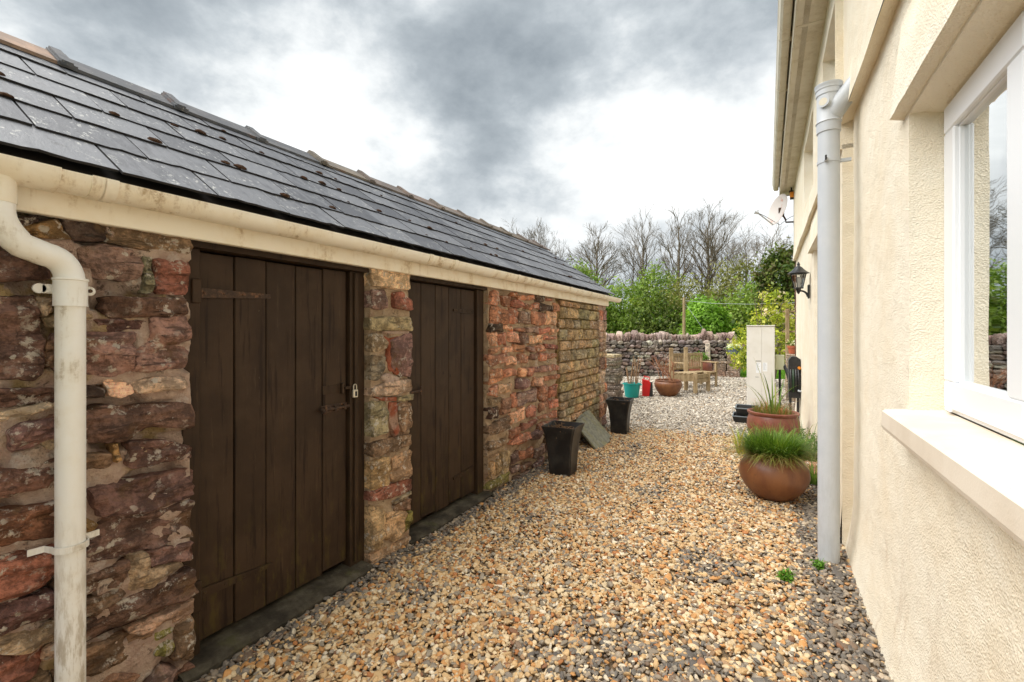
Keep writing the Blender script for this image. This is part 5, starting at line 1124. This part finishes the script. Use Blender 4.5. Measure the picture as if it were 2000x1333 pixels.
# ---------------------------------------------------------------- vegetation helpers
def leaves(C, N_, size, cols, elong=1.6, rng=NR):
    """one pointed leaf per centre; C centres, N_ facing normals (unit, n x 3)"""
    n = len(C); r = rng.normal(size=(n, 3)); t = r-(r*N_).sum(1, keepdims=True)*N_; t /= np.linalg.norm(t, axis=1, keepdims=True)+1e-9; b = np.cross(N_, t)
    s = size*np.exp(rng.normal(0, .25, (n, 1)))
    V = np.stack([C-t*s*elong*.5, C+b*s*.42+t*s*.05, C+t*s*elong*.5, C-b*s*.42+t*s*.05], 1).reshape(-1, 3)
    return V, np.arange(4*n).reshape(n, 4), cols
def clumps(c, rad, nclump, per, cr, size, pal, seed, lean=.55, zmin=None, top=.25):
    rng = np.random.default_rng(seed); d = rng.normal(size=(nclump, 3)); d /= np.linalg.norm(d, axis=1, keepdims=True)
    q = d*(rng.uniform(.45, 1.0, (nclump, 1))**.6)*np.array(rad)*rng.uniform(.85, 1.15, (nclump, 1))+np.array(c)
    cc = q[:, None, :]+rng.normal(0, 1, (nclump, per, 3))*cr*rng.uniform(.6, 1.3, (nclump, 1, 1)); pal = np.array(pal)
    base = pal[rng.integers(0, len(pal), nclump)]*rng.uniform(.75, 1.25, (nclump, 1)); col = (base[:, None, :]*rng.uniform(.75, 1.25, (nclump, per, 1))).reshape(-1, 3)
    C = cc.reshape(-1, 3); N_ = rng.normal(size=C.shape)*lean+(C-np.array(c))/np.array(rad)*.5+np.array([0, 0, top]); N_ /= np.linalg.norm(N_, axis=1, keepdims=True)
    if zmin is not None: k = C[:, 2] > zmin; C, N_, col = C[k], N_[k], col[k]
    return leaves(C, N_, size, col, rng=rng)
def joinlv(L):
    V = []; F = []; Cc = []; k = 0
    for v, f, c in L: V.append(v); F.append(f+k); Cc.append(c); k += len(v)
    return np.concatenate(V), np.concatenate(F), np.concatenate(Cc)
def leafobj(name, L, parent=None, org=(0, 0, 0), m='leaf'):
    v, f, c = joinlv(L); return put(name, fastmesh(name, v-np.array(org), f, c), m, parent, frame=False)
def blades(base, n, rad, h, spread, pal, seed, w=.006, droop=.5, nseg=4, hv=.3, rmin=0.0):
    """arching strap leaves from a round patch"""
    rng = np.random.default_rng(seed); V = []; F = []; Cc = []; pal = np.array(pal); k = 0
    for i in range(n):
        a = rng.uniform(0, 6.283); r_ = rad*math.sqrt(rng.uniform(rmin, 1)); p = np.array(base)+np.array([r_*math.cos(a), r_*math.sin(a), 0])
        a2 = a+rng.normal(0, .7); d = np.array([math.cos(a2), math.sin(a2), 0]); H_ = h*(1+rng.normal(0, hv)); sp = spread*(r_/max(rad, 1e-3)*.8+.2)*rng.uniform(.4, 1.3); sd = np.array([-d[1], d[0], 0]); ww = w*rng.uniform(.7, 1.3)
        for j in range(nseg+1):
            t = j/nseg; q = p+d*sp*H_*(t**1.5)+np.array([0, 0, H_*(t-droop*t**2.6*min(1, sp))]); e = ww*(1-t**1.6)+.0004; V += [q-sd*e, q+sd*e]
        c = pal[rng.integers(len(pal))]*rng.uniform(.75, 1.25)
        for j in range(nseg): F.append((k+2*j, k+2*j+1, k+2*j+3, k+2*j+2)); Cc.append(c)
        k += 2*(nseg+1)
    return np.array(V), np.array(F), np.array(Cc)
GR = [lin(92, 126, 36), lin(116, 148, 52), lin(74, 104, 28), lin(136, 160, 70)]
# pot plants
o = leafobj('grass_tuft', [blades((.085, 4.74, .37), 3600, .185, .19, .95, [lin(86, 118, 40), lin(104, 136, 52), lin(70, 100, 34), lin(128, 150, 66)], 1, .0026, .45, 4, .36), blades((.085, 4.74, .36), 900, .19, .17, 1.6, [lin(126, 124, 60), lin(108, 116, 50), lin(140, 126, 84)], 2, .0024, .9, 4, .3, .5)], pot1, (.085, 4.74, 0), 'blade')
o = leafobj('strap_leaves', [blades((.115, 6.82, .42), 12, .12, .62, .95, [lin(112, 136, 60), lin(90, 118, 50), lin(150, 156, 84)], 8, .011, .35, 8, .25), blades((.115, 6.82, .42), 420, .23, .12, .5, [lin(104, 126, 52), lin(132, 140, 70), lin(150, 132, 84)], 9, .003, .4, 3, .4), blades((.115, 6.82, .42), 50, .2, .28, 1.0, [lin(176, 148, 104), lin(190, 120, 90)], 10, .003, .8, 5, .4)], pot2, (.115, 6.82, 0), 'blade')
o = leafobj('foliage', [clumps((-1.72, 15.4, .70), (.22, .22, .12), 40, 30, .04, .035, [lin(104, 140, 54), lin(128, 160, 74)], 21)], pot4, (-1.72, 15.4, 0))
o = leafobj('flowers', [clumps((-.85, 16.7, .99), (.2, .2, .08), 40, 14, .03, .035, [lin(240, 240, 232), lin(232, 234, 220)], 22), clumps((-.85, 16.7, .95), (.19, .19, .06), 30, 16, .03, .035, [lin(96, 130, 60)], 23)], bl, (-.85, 16.7, 0))
o = leafobj('flowers', [clumps((.58, 11.6, 1.26), (.11, .11, .06), 26, 10, .025, .026, [lin(238, 234, 214), lin(222, 214, 150), lin(120, 140, 60)], 24)], tp, (.58, 11.6, 0))
mb = MB(); rr = random.Random(3)
def twig(p, d, L, r_, dep):
    q = p+d*L; mb.tube([p, (p+q)/2+Vector((rr.uniform(-1, 1), rr.uniform(-1, 1), 0))*L*.06, q], [r_, r_*.85, r_*.65], 4, False)
    if dep:
        for _ in range(rr.choice((2, 3))): twig(p+d*L*rr.uniform(.5, 1), (d+Vector((rr.uniform(-.7, .7), rr.uniform(-.7, .7), rr.uniform(-.1, .4)))).normalized(), L*rr.uniform(.55, .8), r_*.65, dep-1)
for i in range(11): twig(Vector((-1.93+rr.uniform(-.15, .15), 11.02+rr.uniform(-.12, .12), .33)), Vector((rr.uniform(-.6, .35), rr.uniform(-.3, .3), 1)).normalized(), rr.uniform(.2, .34), .009, 3)
k_ = mb.build('dry_twigs', 'dry_red', pot3); k_['kind'] = 'stuff'
# lily leaves, ferny border plants, weeds
def plant(name, L, loc, label, cat='plant', group=None, m='blade'):
    o = leafobj(name, L, None, loc, m); o.location = loc; return tag(o, label, cat, group)
plant('lily_clump', [blades((-.235, 6.25, 0), 26, .05, .30, .8, [lin(196, 200, 92), lin(160, 180, 70), lin(210, 180, 90)], 31, .012, .5, 6, .3)], (-.235, 6.25, 0), 'yellowing clump of lily leaves on the gravel beside the rimmed pot')
plant('border_fern', [blades((.42, 6.15, 0), 150, .13, .40, .7, [lin(84, 112, 58), lin(110, 132, 74), lin(140, 136, 100)], 32, .006, .5, 5, .35), clumps((.42, 6.15, .22), (.14, .2, .16), 60, 14, .03, .016, [lin(84, 112, 56), lin(112, 136, 72)], 33)], (.42, 6.15, 0), 'feathery green plant against the house wall behind the grass pot')
plant('border_fern', [blades((.44, 5.35, 0), 90, .07, .20, .8, [lin(96, 126, 56), lin(124, 146, 70)], 34, .005, .5, 4, .3)], (.44, 5.35, 0), 'small green tuft between the rock and the grey pipe')
for i, (x, y, s, lab) in enumerate(((.123, 3.20, 1.0, 'small bright green weed in the gravel, nearer of two'), (.31, 3.46, .8, 'tiny green weed in the gravel at the foot of the grey pipe'))):
    plant('weed', [clumps((x, y, .03*s), (.035*s, .035*s, .03*s), 24, 10, .010*s, .012*s, [lin(104, 150, 50), lin(86, 128, 44)], 40+i), blades((x, y, 0), 26, .02*s, .06*s, .8, [lin(96, 140, 50)], 44+i, .003, .4, 3)], (x, y, 0), lab, 'weed', 'weeds in the gravel')
# lawn behind the cabinet
mb = MB(); mb.add([(-.66, 16.7, .0), (4.5, 16.2, .0), (4.5, 30, .05), (-.66, 30, .05)], [(0, 1, 2, 3)]); lw = struct(put('lawn', mesh('lawn', mb.v, mb.f), 'field_grass'))
rng = np.random.default_rng(5); n = 9000; bx_ = np.stack([rng.uniform(-.66, 1.6, n), rng.uniform(16.6, 20, n), np.zeros(n)], 1)
tt = rng.normal(0, .02, (n, 3)); tt[:, 2] = rng.uniform(.04, .10, n); sd = rng.normal(0, .008, (n, 3)); sd[:, 2] = 0
V = np.stack([bx_-sd, bx_+sd, bx_+tt], 1).reshape(-1, 3)
o = put('lawn_grass', fastmesh('lawn_grass', V, np.arange(3*n).reshape(n, 3), np.array([lin(104, 150, 40), lin(84, 130, 32), lin(124, 166, 56)])[rng.integers(0, 3, n)]), 'blade'); o['kind'] = 'stuff'; tag(o, 'bright green lawn grass beyond the grey cabinet', 'grass')
# ---------------------------------------------------------------- bare trees
def bare_tree(name, x, y, h, trunk_r, seed, label, spread=.5, dep=6, pale=False, fork=.35, lean=0, z0=-.1, crown=1.0, group='bare trees behind the garden wall'):
    rr = random.Random(seed); o = thing(name, label, 'tree', (x, y, z0), group); tb = MB(); cb_ = MB(); cnt = [0]
    def seg(mb, p, q, r0, r1, n, bow):
        m1 = p.lerp(q, .35)+bow; m2 = p.lerp(q, .7)+bow*.8; mb.tube([p, m1, m2, q], [r0, r0*.7+r1*.3, r0*.35+r1*.65, r1], n, False)
    def grow(p, d, L, r_, k, mb):
        q = p+d*L; n = 7 if k > 4 else (5 if k > 2 else 3)
        seg(mb, p, q, r_, r_*.66, n, Vector((rr.uniform(-1, 1), rr.uniform(-1, 1), rr.uniform(-.3, .3)))*L*.07); cnt[0] += 1
        if k <= 0: return
        for i in range(rr.choice((2, 3, 3)) if k < dep else 4):
            t = rr.uniform(.45, 1.0) if i else 1.0; az = rr.uniform(0, 6.283); s = spread*rr.uniform(.5, 1.25)*(1.25 if k < 3 else 1)
            e = d.orthogonal().normalized(); f = d.cross(e); nd = (d+(e*math.cos(az)+f*math.sin(az))*s+Vector((0, 0, .14))).normalized()
            grow(p+d*L*t, nd, L*rr.uniform(.58, .84), max(r_*rr.uniform(.48, .67), .0075), k-1, cb_)
    trunk_r *= 1.2; T = h*fork; pts = [Vector((x, y, z0))]; wob = Vector((0, 0, 0))
    for k in range(1, 9): wob = wob+Vector((rr.uniform(-.12, .12), rr.uniform(-.12, .12), 0))*(h*.035); pts.append(Vector((x+lean*k/8, y, z0+h*.80*k/8))+wob)
    rad = [trunk_r*(1-.86*k/8)**.85 for k in range(9)]; cut = max(2, int(round(8*fork/.80)))
    tb.tube(pts[:cut+1], rad[:cut+1], 9, False); cb_.tube(pts[cut:], rad[cut:], 7, False)
    nb = 24 if dep > 6 else 15
    for i in range(nb):
        t = fork/.80*.82+(1-fork/.80*.82)*(i+rr.uniform(0, .6))/nb; k = min(7, int(t*8)); p = pts[k].lerp(pts[k+1], t*8-k); az = i*2.4+rr.uniform(-.5, .5); up = rr.uniform(.75, 1.15)+.5*t
        q = (t-fork)/(1-fork); env = (.55+.9*q) if q < .35 else max(.25, 1.0-.85*(q-.35)); s = spread*1.75*crown
        grow(p, Vector((math.cos(az)*s, math.sin(az)*s, up)).normalized(), h*.17*env*rr.uniform(.8, 1.15), max(rad[k]*.42, .02), dep-3 if dep > 6 else dep-2, cb_)
    grow(pts[-1], Vector((rr.uniform(-.2, .2), rr.uniform(-.2, .2), 1)).normalized(), h*.12, rad[-1], 3, cb_)
    tb.build('trunk', 'bark_pale' if pale else 'bark', o, True, 80); cb_.build('crown', 'bark', o, True, 80); return o
BT = [(-11.9, 36, 10.2, .20, 1, 'dense round headed bare tree above the end of the slate roof', .62, 7, False, .36, 1.1), (-8.7, 38, 11.2, .16, 2, 'slender bare tree with upright branches between two broader ones', .42, 6, False, .42, .8),
      (-5.5, 36, 10.4, .20, 3, 'bare tree with a pale stripped trunk above the garden wall', .5, 6, True, .40, .9), (-3.55, 37, 10.9, .18, 4, 'tall fan shaped bare tree right of the pale trunk', .48, 7, False, .38, 1.0),
      (-1.1, 36, 8.4, .15, 5, 'smaller bare tree left of the satellite dish', .6, 6, False, .36, 1.0), (.5, 35, 8.6, .13, 6, 'thin bare tree partly behind the satellite dish', .6, 6, False, .4, 1.0),
      (-19.2, 36, 11.0, .13, 7, 'bare tree at the left end of the wood, rising over the roof', .55, 6, False, .45, .9), (-17.4, 37, 11.2, .13, 8, 'thin bare tree second from the left of the wood', .45, 6, False, .5, .7),
      (-14.9, 34, 8.6, .12, 9, 'low twiggy bare tree behind the end of the roof ridge', .65, 6, False, .35, 1.1), (-10.0, 40, 9.6, .12, 10, 'spindly bare tree just right of the round headed one', .5, 6, False, .4, .9), (-7.0, 41, 8.6, .11, 12, 'small faint bare tree in the gap of the wood', .6, 6, False, .4, .9)]
BT += [(-16.3, 39, 9.6, .10, 13, 'faint bare tree behind the low twiggy one', .55, 6, False, .3, 1.0), (-13.4, 40, 9.8, .10, 14, 'thin bare tree just left of the round headed one', .5, 6, False, .35, .9), (-4.6, 41, 9.4, .09, 15, 'faint thin bare tree between the pale trunk and the fan shaped tree', .5, 6, False, .35, .9), (-2.4, 40, 9.6, .10, 16, 'thin bare tree just right of the fan shaped tree', .5, 6, False, .35, .9)]
for x, y, h, r_, s, lab, sp_, dp_, pale, fk, cw in BT: bare_tree('bare_tree', x, y, h, r_, s, lab, sp_, dp_, pale, fk, crown=cw)
# ---------------------------------------------------------------- green wood edge
WOODP = [lin(88, 112, 36), lin(106, 128, 46), lin(70, 94, 30), lin(126, 142, 66), lin(104, 114, 56)]
def bush(name, x, y, rx, ry, rz, zc, pal, seed, label, nc=150, per=34, size=.16, group=None, cr=None, cat='bush', trunk=.07):
    o = thing(name, label, cat, (x, y, 0), group); L = [clumps((0, 0, zc), (rx, ry, rz), nc, per, cr or min(rx, rz)*.17, size, pal, seed, zmin=.02)]
    leafobj('crown', L, o); mb = MB(); rr = random.Random(seed)
    for i in range(5):
        a = rr.uniform(0, 6.28); mb.tube([(x+.1*math.cos(a), y+.1*math.sin(a), -.1), (x+rx*.25*math.cos(a), y+ry*.25*math.sin(a), zc*.6), (x+rx*.55*math.cos(a), y+ry*.55*math.sin(a), zc+rz*.3)], [trunk, trunk*.7, trunk*.3], 5)
    mb.build('trunk', 'bark', o, True); return o
L = []; rng = np.random.default_rng(77)
for i in range(120):
    x = rng.uniform(-24, 6); y = rng.uniform(27, 40); h = rng.uniform(.9, 1.9)+max(0, (y-30)*.06)
    L.append(clumps((x, y, h*.9), (rng.uniform(1.2, 2.0), 1.4, h), 60, 28, .3, .12, WOODP, 100+i, zmin=.0))
u_ = leafobj('understorey', L); u_['kind'] = 'stuff'; tag(u_, 'mass of green undergrowth along the edge of the wood', 'undergrowth')
bl_ = [('hawthorn_bush', -13.6, 30, 1.9, 1.5, 1.9, 2.0, 0, 'dark green bush directly beyond the outbuilding gable'), ('hawthorn_bush', -10.6, 29, 2.0, 1.5, 1.7, 1.7, 0, 'broad green bush under the round headed bare tree'), ('hawthorn_bush', -8.0, 30, 1.8, 1.4, 2.1, 2.0, 1, 'green bush under the slender bare tree'),
       ('hawthorn_bush', -5.9, 28.5, 1.5, 1.3, 1.7, 1.7, 0, 'green bush at the foot of the pale trunk'), ('hawthorn_bush', -4.4, 31, 1.6, 1.3, 2.2, 2.1, 2, 'olive bush left of the bright round bush'), ('hawthorn_bush', -.2, 29, 1.7, 1.3, 1.9, 1.9, 1, 'green bush right of the bright round bush'), ('hawthorn_bush', 1.6, 27, 1.5, 1.3, 2.0, 2.0, 0, 'dark bush half hidden behind the flowering shrub'),
       ('sapling_thicket', -15.6, 32, 2.0, 1.4, 3.0, 3.2, 2, 'tall olive green thicket above the end of the roof'), ('sapling_thicket', -12.3, 33, 1.6, 1.3, 2.6, 3.4, 1, 'tall light green thicket behind the round headed bare tree'), ('sapling_thicket', -6.7, 34, 1.6, 1.3, 2.4, 3.2, 1, 'tall light green thicket behind the pale trunk'), ('sapling_thicket', -1.6, 34, 1.8, 1.3, 2.6, 3.0, 2, 'tall olive thicket below the smaller bare tree')]
for k, (nm, x, y, rx, ry, rz, zc, pi, lab) in enumerate(bl_):
    pal = [WOODP, [lin(128, 154, 60), lin(112, 140, 52), lin(146, 166, 80)], [lin(136, 138, 80), lin(152, 150, 96), lin(118, 122, 66)]][pi]
    bush(nm, x, y, rx*1.12, ry, rz*1.12, zc+.25, pal, 300+k, lab, 190 if pi < 2 else 140, 40, .11, 'green bushes at the edge of the wood')
bush('round_bush', -2.42, 24, 1.05, .95, 1.35, 1.75, [lin(124, 164, 52), lin(106, 146, 44), lin(140, 176, 70)], 401, 'bright fresh green rounded bush behind the pole', 190, 40, .10, cr=.16)
bush('ivy_tree', .72, 22.5, .95, .9, 1.65, 3.35, [lin(84, 104, 40), lin(66, 88, 34), lin(112, 124, 58), lin(96, 92, 50)], 402, 'dense ivy covered tree beside the house corner', 220, 40, .09, cat='tree', cr=.18, trunk=.16)
# flowering shrub right of the cabinet
fs = thing('flowering_shrub', 'yellow green flowering shrub with pale blossom behind the grey cabinet', 'shrub', (.15, 14.2, 0))
YG = [lin(186, 190, 72), lin(160, 172, 58), lin(206, 204, 104), lin(138, 154, 52)]
leafobj('crown', [clumps((.15, 14.2, 1.35), (.75, .55, .85), 120, 16, .085, .052, YG, 501), clumps((.35, 14.2, 2.2), (.42, .4, .55), 60, 14, .08, .05, YG+[lin(232, 214, 196)], 502), clumps((-.55, 14.3, 1.0), (.28, .3, .55), 40, 14, .07, .05, YG, 503)], None, (0, 0, 0)).parent = fs
fs.children[0].location = (-.15, -14.2, 0)
leafobj('blossom', [clumps((.42, 14.1, 2.05), (.4, .4, .6), 40, 9, .06, .042, [lin(238, 220, 208), lin(228, 200, 186)], 504)]).parent = fs; fs.children[1].location = (-.15, -14.2, 0)
mb = MB(); rr = random.Random(9)
for i in range(9):
    a = rr.uniform(0, 6.28); q = Vector((.15+rr.uniform(-.6, .6), 14.2+rr.uniform(-.4, .4), rr.uniform(1.4, 2.7))); p = Vector((.15+.1*math.cos(a), 14.2+.1*math.sin(a), -.05)); mb.tube([p, p.lerp(q, .5)+Vector((rr.uniform(-.1, .1), 0, .12)), q], [.03, .02, .006], 5)
mb.build('stems', 'bark', fs, True)
